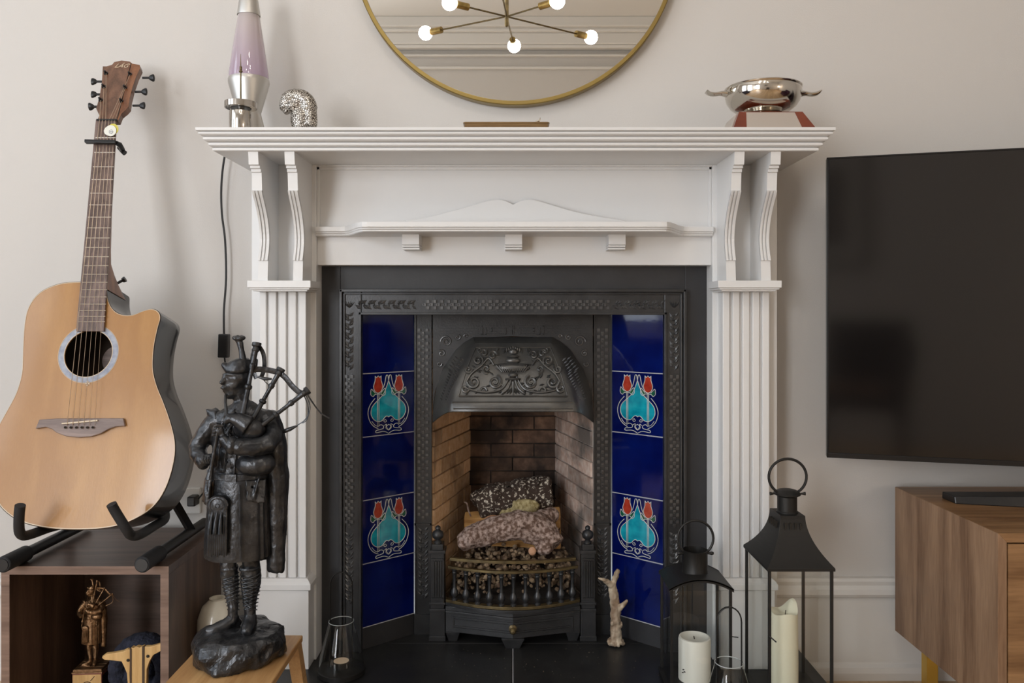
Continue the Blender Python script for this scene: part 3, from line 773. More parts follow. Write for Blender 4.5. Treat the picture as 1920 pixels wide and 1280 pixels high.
# ------------------------------------------------------------------ fire basket front
fb = thing('fire_basket_front', 'black cast iron fire front with brass rails, turned bars and ash drawer', 'fire grate', (IX,-.0,hz))
dG = 2.005
def bow(x, c):  # depth at x, bowed forwards c at centre
    t = max(0,1-(x/.165)**2); return dG-.012-c*t
for s in (-1,1):
    cx = IX+s*.189; y = Y(dG)
    b = MB()
    b.box((cx-.019,y-.012,hz),(cx+.019,yI-.001,hz+.075)).box((cx-.021,y-.014,hz),(cx+.021,yI-.001,hz+.012))
    b.box((cx-.020,y-.013,hz+.073),(cx+.020,yI-.001,hz+.080)).box((cx-.017,y-.010,hz+.080),(cx+.017,yI-.001,.298))
    b.box((cx-.020,y-.013,.298),(cx+.020,yI-.001,.306)).box((cx-.014,y-.008,.306),(cx+.014,yI-.006,.320))
    b.box((cx-.020,y-.013,hz+.090),(cx+.020,yI-.001,hz+.096))
    post = b.build('post', 'iron', fb, bevel=.001)
    b = MB()
    for dx in (-.009,-.003,.003,.009): b.box((cx+dx-.0016,y-.014,hz+.11),(cx+dx+.0016,y-.009,.280))
    b.box((cx-.014,y-.014,hz+.104),(cx+.014,y-.009,hz+.108)).box((cx-.014,y-.014,.283),(cx+.014,y-.009,.287))
    b.build('post_reeds', 'iron', post)
    MB().lathe([(.003,.320),(.010,.3205),(.010,.324),(.006,.328),(.0135,.335),(.0150,.342),(.0125,.349),(.005,.354),(.007,.357),(.0065,.361),(.0015,.365)],(cx,y+.006,0),20).build('finial', 'iron', post, smooth=True)
def rail(nm, z, c, w, th, hw, m):
    b = MB(); N_ = 28; rings = []
    for i in range(N_+1):
        x = -hw+2*hw*i/N_; yy = Y(bow(x,c))
        rings.append([(IX+x,yy,z-th),(IX+x,yy,z+th),(IX+x,yy+w,z+th),(IX+x,yy+w,z-th)])
    b.loft(rings); return b.build(nm, m, fb, bevel=.0006)
zr1 = Zp(1046,2.0); zr2 = Zp(1061,2.0); zr3 = Zp(1124,2.0)
rail('upper_rail', zr1, .030, .012, .0035, .158, 'brassdull')
rail('top_rail', zr2, .045, .010, .0030, .163, 'brassdull')
rail('bottom_rail', zr3, .055, .016, .0035, .168, 'brassdull')
rail('bottom_rail_lip', zr3-.008, .058, .016, .004, .168, 'iron')
bh = (zr2-.003)-(zr3+.0035)
bal = MB(); bal.lathe([(.0075,0),(.0075,.003),(.004,.006),(.0085,.013),(.0095,.019),(.0075,.026),(.0045,.031),(.0048,.034),(.0038,.040),(.0046,.060),(.0052,bh-.012),(.0066,bh-.009),(.005,bh-.006),(.0070,bh-.003),(.0070,bh)],(IX,0,zr3+.0035),14)
b0 = None
for i in range(11):
    x = Xp(852+i*22.15,1.985)-IX; yy = Y(bow(x,.05))+.007
    if b0 is None:
        o = MB(); o.v = [p+Vector((x,yy,0)) for p in bal.v]; o.f = bal.f
        b0 = o.build('baluster', 'iron', fb, smooth=True); x0,y0_ = x,yy
    else: dupchild(b0,(x-x0,yy-y0_,0))
# ash drawer front with V-shaped bow
def vb(x, c): return dG-.014-c*max(0,1-abs(x)/.16)
def strip(nm, z0, z1, off, c, hw, m='iron', th=.012):
    b = MB(); rings = []
    for i in range(25):
        x = -hw+2*hw*i/24; yy = Y(vb(x,c))-off
        rings.append([(IX+x,yy,z0),(IX+x,yy,z1),(IX+x,yy+th,z1),(IX+x,yy+th,z0)])
    b.loft(rings); return b.build(nm, m, fb, bevel=.0008)
zd0, zd1 = Zp(1184,2.0)+.004, zr3-.012
strip('ash_drawer', zd0, zd1, 0, .045, .168)
strip('drawer_cornice', zd1-.010, zd1, .005, .047, .168); strip('drawer_cornice', zd1-.018, zd1-.012, .003, .047, .168)
zf0, zf1 = zd0+.010, zd0+.040
b = MB()
for (z0,z1) in ((zf0,zf0+.003),(zf1-.003,zf1),(zf0+.006,zf0+.008),(zf1-.008,zf1-.006)):
    rings = []
    for i in range(25):
        x = -.148+.296*i/24; yy = Y(vb(x,.045))-.003
        rings.append([(IX+x,yy,z0),(IX+x,yy,z1),(IX+x,yy+.004,z1),(IX+x,yy+.004,z0)])
    b.loft(rings)
for s in (-1,1): b.box((IX+s*.148-.0015,Y(vb(.148,.045))-.003,zf0),(IX+s*.148+.0015,Y(vb(.148,.045))+.002,zf1))
b.build('drawer_panel', 'iron', fb)
R = Matrix.Rotation(PI/2,3,'X')
MB().lathe([(.010,0),(.010,.002),(.004,.004),(.004,.010),(.0075,.013),(.008,.017),(.005,.021),(.001,.022)],(IX,Y(vb(0,.045))-.0,(zf0+zf1)/2),18,axis=R).build('knob', 'brassdull', fb, smooth=True, label='small brass knob')
for cx,w,dd in ((-.150,.018,0),(.150,.018,0),(0,.028,.045)):
    yy = Y(dG-.014)-dd
    b = MB(); b.loft([[(IX+cx-w*.6,yy+.002,hz),(IX+cx+w*.6,yy+.002,hz),(IX+cx+w*.6,yy+.04,hz),(IX+cx-w*.6,yy+.04,hz)],[(IX+cx-w,yy-.003,zd0),(IX+cx+w,yy-.003,zd0),(IX+cx+w,yy+.04,zd0),(IX+cx-w,yy+.04,zd0)]])
    b.build('foot', 'iron', fb, bevel=.001)
# ------------------------------------------------------------------ firewood in the grate
def rough(b, name, m, parent, vox, amp, sc, seed=0, sm=2, label=None):
    o = b.build(name, m, parent, remesh=vox, smoothit=sm, label=label); displace(o, amp, sc, seed); return o
t = thing('firewood_log', 'forked purple-brown barked log lying across the front of the grate', 'log', P(960,1030,2.04), 0)
b = MB(); 
b.tube([P(862,1018,2.03),P(880,1008,2.03),P(925,992,2.04),P(975,983,2.05),P(1010,990,2.06),P(1030,1008,2.05),P(1040,1022,2.04)],[.022,.030,.034,.036,.038,.035,.028],14)
b.tube([P(985,985,2.05),P(1015,975,2.09),P(1040,962,2.12)],[.028,.026,.018],12)
b.ell(P(1000,1000,2.05),(.035,.025,.03)); b.ell(P(1020,1028,2.03),(.025,.02,.016))
rough(b,'bark','bark',t,.0035,.006,30,1)
b = MB(); b.ell(P(998,1033,2.012),(.010,.004,.011),12,6); b.build('sawn_knot','cutend',t,smooth=True)
t = thing('firewood_log', 'dark lichen-covered log leaning at the back of the firebox', 'log', P(965,940,2.2), 0)
b = MB(); b.tube([P(893,948,2.17),P(920,935,2.18),P(970,930,2.2),P(1010,925,2.2),P(1034,922,2.2)],[(.034,.030),(.045,.04),(.047,.042),(.048,.042),(.046,.042)],14)
rough(b,'bark','bark2',t,.004,.009,28,5)
b = MB(); b.ell(P(985,952,2.145),(.040,.015,.026)); b.ell(P(960,962,2.15),(.035,.012,.014)); 
rough(b,'moss','moss',t,.003,.007,60,9)
t = thing('split_firewood', 'pale orange split plank of firewood under the logs', 'firewood', P(960,1010,2.11), 0)
b = MB(); a = P(870,972,2.16); c = P(1051,962,2.16); a2 = P(870,1022,2.10); c2 = P(1052,1030,2.10)
b.prism([a2,c2,c,a],(0,.03,.012)); b.build('plank','split',t,bevel=.003)
t = thing('pebble', 'smooth tan stone resting between the two logs', 'stone', P(925,980,2.11))
b = MB(); b.ell(P(925,978,2.105),(.027,.02,.018)); b.build('stone','cutend',t,smooth=True)
t = thing('twig', 'thin curled twig standing at the left of the back log', 'twig', P(880,950,2.12))
b = MB(); b.tube(bez([P(883,968,2.12),P(878,955,2.12),P(876,944,2.11),P(871,941,2.11)],4),.0022,6); b.build('stem','bark',t,smooth=True)
# rubble seen behind the bars: one object
b = MB()
for i in range(620):
    x = random.uniform(-.15,.15); y = random.uniform(-.03,.10) + Y(2.06); z = .175+random.uniform(0,.085)+.035*max(0,1-abs(x)/.15)*(y>-.02+Y(2.06))
    r = random.uniform(.003,.009)
    q = Matrix.Rotation(random.uniform(0,3),3,'X') @ Matrix.Rotation(random.uniform(0,3),3,'Z')
    b.ell((IX+x,y,z),(r,r*.8,r*.7),6,4,q)
o = b.build('ash_rubble','ember'); o['kind']='stuff'; tag(o,'grey and tan ash rubble filling the grate behind the bars','ash')

# ------------------------------------------------------------------ mirror
mc = Vector((.0078,0,1.808)); mr = .400
t = thing('round_mirror', 'large round wall mirror with a thin brushed brass rim', 'mirror', mc)
Ry = Matrix.Rotation(PI/2,3,'X')   # local z -> -y
b = MB(); b.lathe([(mr-.010,.004),(mr-.002,.004),(mr,.008),(mr,.034),(mr-.002,.036),(mr-.010,.036),(mr-.011,.034),(mr-.011,.020),(mr-.012,.004)],mc,160,axis=Ry,cap=False)
b.build('rim','mframe',t,smooth=True)
b = MB(); b.lathe([(mr-.011,.002),(mr-.011,.020)],mc,160,axis=Ry); b.build('glass','mirror',t)

# ------------------------------------------------------------------ chandelier (seen in the mirror), bulbs lit
def V(px,py,D): return Vector(((px-VX)*D/F, 1.94-D, CZ-(py-VY)*D/F))
cc = V(950,31,3.9)
t = thing('sputnik_chandelier', 'bronze starburst chandelier with bare globe bulbs reflected in the round mirror', 'chandelier', (cc.x,cc.y,2.2))
MB().tube([cc+Vector((0,0,-.05)),cc+Vector((0,0,-.045)),Vector((cc.x,cc.y,3.13))],[.006,.010,.010],10).lathe([(.06,3.12),(.06,3.15)],(cc.x,cc.y,0),24).build('stem','brassdull',t,smooth=True)
ends = [(V(843,5,3.73),V(1108,70,4.2)),(V(798,62,4.138),V(1045,2,3.713)),(V(964,86,4.336),Vector((-.06,-1.50,2.355)))]
for (a,c),dz in zip(ends,(0,-.004,.006)):
    m_ = (a+c)/2
    for e in (a,c):
        dirn = (e-cc); dirn.normalize()
        L = (e-cc).length
        st = e-dirn*.10
        MB().tube([cc,st],.0042,8).build('arm','brassdull',t,smooth=True)
        MB().tube([st,e-dirn*.034],[.017,.017],12).build('lamp_holder','brass',t,smooth=True)
        MB().ell(e,.036,20,12).build('bulb','bulb',t,smooth=True)

# ------------------------------------------------------------------ TV
tvroot = Vector((.723,Y(1.83),.569)); an = -math.radians(16)
u = Vector((math.cos(an),math.sin(an),0)); wv = Vector((-math.sin(an),math.cos(an),0))
cen = tvroot+u*.62
t = thing('television', 'large black wall-mounted television angled towards the room', 'television', cen, an)
def tb_(x0,x1,y0,y1,z0,z1,b): 
    M4 = Matrix.Translation(cen) @ Matrix.Rotation(an,4,'Z')
    b.box((x0,y0,z0),(x1,y1,z1),M4); return b
b = MB(); tb_(-.62,.62,.0,.022,0,.688,b); b.build('casing','tvb',t,bevel=.002)
b = MB(); w = .0035
tb_(-.62,-.62+w,-.003,.001,0,.688,b); tb_(.62-w,.62,-.003,.001,0,.688,b); tb_(-.62,.62,-.003,.001,.688-w,.688,b); tb_(-.62,.62,-.003,.001,0,.011,b)
b.build('bezel','tvb',t,bevel=.0006)
b = MB(); tb_(-.615,.615,-.0012,.0008,.012,.684,b); b.build('screen','screen',t)
b = MB(); tb_(-.35,.35,.022,.05,.06,.42,b); b.build('rear_housing','blackp',t,bevel=.01)
b = MB(); b.tube([cen+wv*.05+Vector((0,0,.3)),Vector((1.25,-.05,.87)),Vector((1.25,-.001,.87))],.02,8); b.box((1.15,-.012,.77),(1.35,0,.97)); b.build('wall_bracket','black',t)

# ------------------------------------------------------------------ sideboard
sx = .929; yf, yb = Y(1.523), Y(1.932); st_, sb_ = .479, .131; sw = 1.60
t = thing('sideboard', 'low walnut sideboard with gold legs under the television', 'sideboard', (sx+sw/2,(yf+yb)/2,0))
T = .0175
MB().box((sx,yf,sb_),(sx+T,yb,st_)).build('side_panel','walnut',t,bevel=.0008)
MB().box((sx+sw-T,yf,sb_),(sx+sw,yb,st_)).build('side_panel','walnut',t,bevel=.0008)
b = MB(); b.loft([[(sx+.0005,yf-.0004,st_+.0004),(sx+sw,yf-.0004,st_+.0004),(sx+sw,yb,st_+.0004),(sx+.0005,yb,st_+.0004)],[(sx+T,yf-.0004,st_-T),(sx+sw-T,yf-.0004,st_-T),(sx+sw-T,yb,st_-T),(sx+T,yb,st_-T)]]); b.build('top_panel','walnutx',t,bevel=.0005)
MB().box((sx+T,yf,sb_),(sx+sw-T,yb,sb_+T)).build('bottom_panel','walnutx',t)
MB().box((sx+T,yb-.01,sb_+T),(sx+sw-T,yb-.004,st_-T)).build('back_panel','walnut',t)
MB().box((sx+T,yf+.02,sb_+T),(sx+sw-T,yf+.03,st_-T)).build('gap_shade_sheet','soot',t)  # dark sheet behind the doors, stands in for the shade in the gaps
for k in range(3):
    x0 = sx+T+.003+k*(sw-2*T)/3; x1 = sx+T-.003+(k+1)*(sw-2*T)/3
    MB().box((x0,yf+.001,sb_+T+.003),(x1,yf+.018,st_-T-.003)).build('door','walnutx',t,bevel=.0008)
for lx,ly in ((sx+.045,yb-.075),(sx+.045,yf+.06),(sx+sw-.045,yb-.075),(sx+sw-.045,yf+.06)):
    MB().box((lx-.013,ly-.013,0),(lx+.013,ly+.013,sb_)).build('leg','gold',t,bevel=.001)
# curved soundbar / stand lying on top
t = thing('curved_soundbar', 'curved glossy black bar lying on top of the sideboard', 'soundbar', (1.25,Y(1.76),st_))
pts = []
b = MB(); rings = []
for i in range(25):
    q = i/24; x = .978+.62*q; yy = Y(1.765)-.06*math.sin(PI*q)*.9+.02; hgt = .016+.012*min(1,q*3,(1-q)*3)
    rings.append([(x,yy-.028,st_+.0005),(x,yy+.028,st_+.0005),(x,yy+.026,st_+hgt),(x,yy-.024,st_+hgt)])
b.loft(rings); b.build('bar','blackp',t,bevel=.002)

# ------------------------------------------------------------------ mantel objects
zm = zt+(1.2806-1.2365)*1.039
def rm(pxr, d): return pxr*d/F
d = 1.86; cx = Xp(466.5,d); k = d/F
t = thing('lava_lamp', 'tall silver lava lamp with pale lilac liquid, standing at the left end of the mantel', 'lava lamp', (cx,Y(d),zm))
zz = lambda y: Zp(y,d)
c0 = (cx,Y(d),0)
MB().lathe([(34*k,zm),(35*k,zm+.002),(33.5*k,zz(258)),(22.5*k,zz(215)),(22*k,zz(212)),(23*k,zz(209)),(37.5*k,zz(156)),(37.5*k,zz(152)),(36.5*k,zz(148))],c0,48).build('base','satin',t,smooth=True)
MB().lathe([(36.3*k,zz(148)),(36*k,zz(138)),(29*k,zz(90)),(20*k,zz(31)),(18.5*k,zz(20))],c0,48).build('bottle','lava',t,smooth=True)
MB().lathe([(18*k,zz(22)),(21*k,zz(30)),(21.2*k,zz(28)),(14*k,zz(-22)),(13*k,zz(-24))],c0,48).build('cap','satin',t,smooth=True)
MB().lathe([(20.4*k,zz(29.8)),(17*k,zz(27))],c0,40,cap=True).build('cap_lining','brassdull',t,smooth=True,label='olive gold inside of the cap')
cd = [Vector((cx-.02,Y(1.89),zm+.004)),Vector((-.66,-.05,zm+.004)),Vector((-.69,-.035,zm+.003)),P(430,262,1.955),P(420,300,1.955),P(415,350,1.955),P(416,400,1.96),P(422,450,1.96),P(424,520,1.96),P(420,580,1.96),P(420,626,1.96)]
MB().tube(bez(cd,5),.0026,8).build('power_cord','blackp',t,smooth=True)
b = MB(); q0 = P(420,648,1.955); M4 = Matrix.Translation(q0) @ Matrix.Rotation(.03,4,'Y')
b.box((-.0125,-.009,-.029),(.0125,.009,.029),M4); b.build('inline_switch','blackp',t,bevel=.0025)
MB().tube(bez([P(421,670,1.96),P(425,720,1.965),P(418,820,1.965),P(395,900,1.965),P(372,935,1.955)],5),.0022,6).build('lower_cord','blackp',t,smooth=True)
# steel disc ornament
d = 1.765; cx = Xp(451.5,d); k = d/F; zz = lambda y: Zp(y,d); c0 = (cx,Y(d),0)
t = thing('steel_disc_ornament', 'polished steel drum with a flat disc and thin spike, in front of the lava lamp', 'ornament', (cx,Y(d),zm))
MB().lathe([(20.5*k,zm),(21*k,zm+.001),(21*k,zz(211)),(20.5*k,zz(209.5))],c0,48).build('drum','chrome',t,smooth=True)
MB().lathe([(7*k,zz(210)),(7*k,zz(203))],c0,24).build('collar','chrome',t,smooth=True)
MB().lathe([(15*k,zz(203)),(29.5*k,zz(203)),(29.5*k,zz(192)),(5*k,zz(192))],c0,56).build('disc','chrome',t,smooth=True,bevel=.0006)
MB().lathe([(2*k,zz(203.2)),(19*k,zz(203.8)),(19*k,zz(202.8))],c0,40).build('disc_recess','black',t)
MB().lathe([(1.6*k,zz(190)),(1.3*k,zz(136)),(3.4*k,zz(135)),(3.4*k,zz(133)),(1.8*k,zz(132)),(2.4*k,zz(131)),(2.4*k,zz(125)),(1*k,zz(124)),(.3*k,zz(101))],c0,12).build('spike','brassdull',t,smooth=True)
# crackled silver curl
t = thing('crackled_silver_ornament', 'curled crackle-textured silver ornament on the mantel right of the lava lamp', 'ornament', P(562,262,1.81))
d = 1.81
b = MB(); zb = zm
b.tube(bez([P(543,222,d),P(537,214,d),P(538,203,d),P(547,195,d),P(560,194,d),P(573,201,d),P(580,216,d),P(582,240,d),Vector((Xp(580,d),Y(d),zm+.012))],4),[ .010]+[.012]*3+[.0155]*5+[.018]*8+[.019]*8+[.016]*8,16)
b.ell(P(564,236,d),(.024,.018,.036)); b.ell(P(556,262,d),(.020,.015,.012)); b.ell(P(550,212,d),(.020,.018,.018)); b.ell(P(556,208,d),(.024,.017,.018))
o = b.build('curl','crackle',t,remesh=.0018,smoothit=3)
mn = min(v.co.z for v in o.data.vertices); o.location.z = zm-(t.location.z+mn)
# thin wooden incense tray with a little silver figure
t = thing('incense_tray', 'long thin varnished wooden incense tray in the middle of the mantel', 'tray', P(950,250,1.74))
d = 1.74
x0, x1 = Xp(869,d), Xp(1030,d); yy = Y(d)
b = MB(); b.loft([[(x0+.004,yy-.015,zm),(x1-.004,yy-.015,zm),(x1-.004,yy+.02,zm),(x0+.004,yy+.02,zm)],[(x0+.004,yy-.016,zm+.0125),(x1-.004,yy-.016,zm+.0125),(x1-.004,yy+.021,zm+.0125),(x0+.004,yy+.021,zm+.0125)],[(x0,yy-.018,zm+.0145),(x1,yy-.018,zm+.0145),(x1,yy+.023,zm+.0145),(x0,yy+.023,zm+.0145)],[(x0+.004,yy-.016,zm+.0168),(x1-.004,yy-.016,zm+.0168),(x1-.004,yy+.021,zm+.0168),(x0+.004,yy+.021,zm+.0168)]])
b.build('tray','traywood',t)
t = thing('silver_snuffer', 'small silver snuffer lying on the right end of the thin wooden tray', 'snuffer', P(1000,229,1.74))
b = MB(); b.tube([P(945,232,d),P(985,231,d),P(986,230,d),P(1008,230,d)],[.0008,.0009,.0016,.0014],8)
b.tube(bez([P(1005,229,d),P(1011,226,d),P(1013,220,d)],3),[.003,.0028,.0026,.0022,.0018,.0014,.0006],8); b.build('handle','silver',t,smooth=True)
# quaich
d = 1.78
t = thing('trophy_stand', 'small mahogany stand with silver plates at the right end of the mantel', 'plinth', (Xp(1448,d),Y(d),zm))
x0,x1 = Xp(1374,1.725),Xp(1533,1.725); tx0,tx1 = Xp(1386,1.74),Xp(1505,1.74); ztp = Zp(209,1.74)
fy, by = Y(1.725), Y(1.855)
b = MB(); b.loft([[(x0,fy,zm),(x1,fy,zm),(x1,by,zm),(x0,by,zm)],[(tx0,fy+.015,ztp),(tx1,fy+.015,ztp),(tx1,by-.015,ztp),(tx0,by-.015,ztp)]])
b.box((x0-.003,fy-.003,zm),(x1+.003,by+.003,zm+.004)); b.build('block','redwood',t,bevel=.0008)
def lerp(a,b_,t_): return Vector(a)*(1-t_)+Vector(b_)*t_
b = MB(); A,B_,Cc,Dd = Vector((x0,fy,zm)),Vector((x1,fy,zm)),Vector((tx1,fy+.015,ztp)),Vector((tx0,fy+.015,ztp))
def fp(s,v,A=A,B_=B_,Cc=Cc,Dd=Dd): return lerp(lerp(A,B_,s),lerp(Dd,Cc,s),v)
n = Vector((0,-.0012,.0004)); q = [fp(.16,.12),fp(.83,.12),fp(.86,.94),fp(.115,.94)]
b.prism(q,n); b.build('front_plaque','plaque',t)
A2,B2,C2,D2 = Vector((x0,by,zm)),Vector((x0,fy,zm)),Vector((tx0,fy+.015,ztp)),Vector((tx0,by-.015,ztp))
q = [fp(.05,.05,A2,B2,C2,D2),fp(.88,.05,A2,B2,C2,D2),fp(.86,.94,A2,B2,C2,D2),fp(.07,.94,A2,B2,C2,D2)]
MB().prism(q,(-.0012,0,.0006)).build('side_plaque','plaque',t)
d = 1.79; cx = Xp(1429,d)+.002; k = d/F; c0 = (cx,Y(d),0)
t = thing('silver_quaich', 'polished silver two-handled quaich bowl standing on the mahogany plinth', 'bowl', (cx,Y(d),ztp))
zz = lambda y: ztp+ (217-y)*k*1.0
prof = [(24,ztp),(38,ztp),(39,ztp+.002),(37,ztp+.004),(35,ztp+.007),(32,ztp+.009),(34,ztp+.0105)]
prof = [(r*k,z) for r,z in prof]
for r,z in ((50,.014),(60,.023),(66.5,.035),(69,.046),(69.5,.054),(68.5,.060),(70,.062),(70.5,.064),(69,.0655),(66,.064),(60,.050),(40,.028),(5,.020)): prof.append((r*k,ztp+z))
b = MB(); 
tilt = Matrix.Rotation(math.radians(-2.5),3,'Y')
b.lathe(prof,c0,64); b.build('bowl','silver',t,smooth=True)
for s in (-1,1):
    b = MB(); a = Vector((cx,Y(d),ztp+.052))
    pth = [a+Vector((s*66*k,0,0)),a+Vector((s*78*k,0,.001)),a+Vector((s*90*k,0,-.001)),a+Vector((s*100*k,0,.0005)),a+Vector((s*107*k,0,.006))]
    b.tube(bez(pth,3),[(.012,.009),(.011,.008),(.010,.0065),(.009,.0055)]+[(.0085,.0045)]*3+[(.0095,.0045)]*3+[(.012,.004),(.013,.003),(.013,.002)],12,flat=(0,1,0))
    b.build('handle','silver',t,smooth=True)

# ------------------------------------------------------------------ lanterns and candles
def framed_lantern(name, label, x0, x1, dF, dBk, zb, ze, kind):
    cxm = (x0+x1)/2; yf_, yb_ = Y(dF), Y(dBk)
    t = thing(name, label, 'lantern', (cxm,(yf_+yb_)/2,hz))
    pw = .0058
    b = MB(); b.box((x0-.004,yf_-.004,zb),(x1+.004,yb_+.004,zb+.008)); 
    base = b.build('base','lantern',t,bevel=.0015)
    for (a,c) in ((x0,yf_),(x1-pw,yf_),(x0,yb_-pw),(x1-pw,yb_-pw)):
        MB().box((a,c,zb+.008),(a+pw,c+pw,ze)).build('post','lantern',t,bevel=.0006)
    return t, cxm, (yf_+yb_)/2, yf_, yb_, pw
# big
x0, x1 = Xp(1441,1.63), Xp(1563,1.63); ze = .378
t,cxm,cym,yf_,yb_,pw = framed_lantern('lantern','tall black lantern with flared slotted roof and ring handle beside the right pilaster',x0,x1,1.63,1.795,hz+.004,ze,'bell')
b = MB(); b.box((x0-.003,yf_-.003,ze-.006),(x1+.003,yb_+.003,ze)); b.build('top_frame','lantern',t,bevel=.0008)
zt1 = .473; hwx, hwy = (x1-x0)/2+.003, (yb_-yf_)/2+.003
tw = .0265; twy = .034
b = MB(); rings = []
for i in range(13):
    q = i/12; s_ = (1-q)**2.1*.93+.07*(1-q)
    if i == 0: s_ = 1
    hxx = tw+(hwx-tw)*s_; hyy = twy+(hwy-twy)*s_; z = ze+(zt1-ze)*q
    rings.append([(cxm-hxx,cym-hyy,z),(cxm+hxx,cym-hyy,z),(cxm+hxx,cym+hyy,z),(cxm-hxx,cym+hyy,z)])
b.loft(rings); b.build('roof','lantern',t,bevel=.0008)
b = MB()
for i in range(4):
    b.box((cxm-.018+i*.0105,cym-twy-.0065,zt1-.028),(cxm-.0155+i*.0105,cym-twy-.001,zt1-.014))
    b.box((cxm-tw-.0065,cym-.022+i*.0135,zt1-.028),(cxm-tw-.001,cym-.0195+i*.0135,zt1-.014))
b.build('vent_slots','wick',t)
b = MB(); b.lathe([(.0225,zt1-.002),(.0225,zt1+.002),(.0205,zt1+.004),(.0205,zt1+.034),(.028,zt1+.038),(.0285,zt1+.041),(.020,zt1+.047),(.012,zt1+.049)],(cxm,cym,0),32); b.build('chimney','lantern',t,smooth=True)
zr = zt1+.040
b = MB(); pth = []
for i in range(29):
    a = math.radians(-58+ (360-64)*i/28); pth.append((cxm+.0405*math.cos(a)*1.0, cym-.003, zr+.036+.0385*math.sin(a)))
b.tube(pth,.0030,8); b.build('ring_handle','lantern',t,smooth=True)
MB().tube([(cxm-.038,cym-.003,zr),(cxm-.03,cym-.003,zr),(cxm+.03,cym-.003,zr),(cxm+.038,cym-.003,zr)],[.004,.002,.002,.004],8).build('hinge_pin','lantern',t)
def panes(x0,x1,y0,y1,z0,z1,t):
    for y_ in (y0+.002, y1-.002): MB().quad((x0,y_,z0),(x1,y_,z0),(x1,y_,z1),(x0,y_,z1)).build('pane','glass',t)
    for x_ in (x0+.002, x1-.002): MB().quad((x_,y0,z0),(x_,y1,z0),(x_,y1,z1),(x_,y0,z1)).build('pane','glass',t)
panes(x0+.001,x1-.001,yf_+.001,yb_-.001,hz+.012,ze-.006,t)
MB().tube([(x0+.001,yf_-.001,.24),(x0+.012,yf_-.012,.232)],.0014,6).build('latch','lantern',t)
cl_big = (cxm-.006,cym,hz+.012)
# pillar candle, melted
t = thing('pillar_candle', 'tall cream pillar candle with a melted lopsided top inside the tall lantern', 'candle', cl_big, 0, 'pillar candles in the lanterns')
b = MB(); R_ = .0285; rings = []; n = 32; H = .180
for z,rr in ((0,R_),(.05,R_*1.01),(.10,R_),(.14,R_*.98)): rings.append([(cl_big[0]+rr*math.cos(2*PI*j/n),cl_big[1]+rr*math.sin(2*PI*j/n),cl_big[2]+z) for j in range(n)])
def topz(a): return H-.012+.020*max(0,math.cos(a-.5))**3+.003*math.sin(3*a)
rings.append([(cl_big[0]+R_*.96*math.cos(2*PI*j/n),cl_big[1]+R_*.96*math.sin(2*PI*j/n),cl_big[2]+topz(2*PI*j/n)) for j in range(n)])
rings.append([(cl_big[0]+R_*.78*math.cos(2*PI*j/n),cl_big[1]+R_*.78*math.sin(2*PI*j/n),cl_big[2]+topz(2*PI*j/n)-.002) for j in range(n)])
rings.append([(cl_big[0]+R_*.3*math.cos(2*PI*j/n),cl_big[1]+R_*.3*math.sin(2*PI*j/n),cl_big[2]+H-.018) for j in range(n)])
b.loft(rings); b.build('wax','waxc',t,smooth=True)
MB().tube([(cl_big[0],cl_big[1]-.005,cl_big[2]+H-.019),(cl_big[0]+.001,cl_big[1]-.006,cl_big[2]+H-.008)],.001,6).build('wick','wick',t)
# medium, arched roof
x0, x1 = Xp(1257,1.705), Xp(1373,1.705); ze = .307
t,cxm,cym,yf_,yb_,pw = framed_lantern('lantern','black lantern with an arched barrel roof and open chimney beside the blue tiles',x0,x1,1.705,1.822,hz+.004,ze,'arch')
def arcz(x): q = (x-cxm)/((x1-x0)/2+.003); return ze+.021*(1-q*q)
b = MB(); xs_ = [x0-.003+(x1-x0+.006)*i/24 for i in range(25)]
b.loft([[(x,y,arcz(x)+(.0025 if up else 0)) for x,y,up in ((xx,yf_-.003,1),(xx,yb_+.003,1),(xx,yb_+.003,0),(xx,yf_-.003,0))] for xx in xs_])
b.build('roof','lantern',t)
b = MB()
for y_ in (yf_-.003, yb_+.001):
    b.loft([[(xx,y_,arcz(xx)-.004),(xx,y_+.002,arcz(xx)-.004),(xx,y_+.002,arcz(xx)+.0035),(xx,y_,arcz(xx)+.0035)] for xx in xs_])
b.build('roof_rim','lantern',t)
zc_ = ze+.019
b = MB(); b.lathe([(.029,zc_),(.0275,zc_+.003),(.0272,zc_+.049),(.0285,zc_+.051),(.0262,zc_+.051),(.0255,zc_+.002)],(cxm,cym,0),36,cap=False); b.build('chimney','lantern',t,smooth=True)
zr = zc_+.044; pth = []
for i in range(29):
    a = math.radians(-50+ (360-80)*i/28); pth.append((cxm+.0395*math.cos(a), cym-.004, zr+.033+.0395*math.sin(a)))
MB().tube(pth,.0028,8).build('ring_handle','lantern',t,smooth=True)
for s in (-1,1): MB().tube([(cxm+s*.026,cym-.004,zr),(cxm+s*.036,cym-.004,zr),(cxm+s*.040,cym-.004,zr)],[.002,.0042,.003],8).build('hinge_pin','lantern',t)
panes(x0+.001,x1-.001,yf_+.001,yb_-.001,hz+.012,ze-.002,t)
MB().tube([(x1-.001,yf_-.0,.208),(x1+.012,yf_-.004,.208)],.0012,6).build('latch','lantern',t)
cl = (Xp(1302,1.765),cym,hz+.012)
t = thing('pillar_candle', 'thick white pillar candle with a flat hollowed top inside the arched lantern', 'candle', cl, 0, 'pillar candles in the lanterns')
rr = .0352; H = Zp(1192,1.765)-cl[2]
MB().lathe([(rr,0),(rr,H-.006),(rr*.96,H-.001),(rr*.88,H),(rr*.80,H-.002),(rr*.6,H-.005),(rr*.1,H-.006)],cl,40).build('wax','wax',t,smooth=True)
MB().tube([(cl[0],cl[1],cl[2]+H-.007),(cl[0]-.002,cl[1]-.001,cl[2]+H+.001)],.0012,6).build('wick','wick',t)
b = MB()
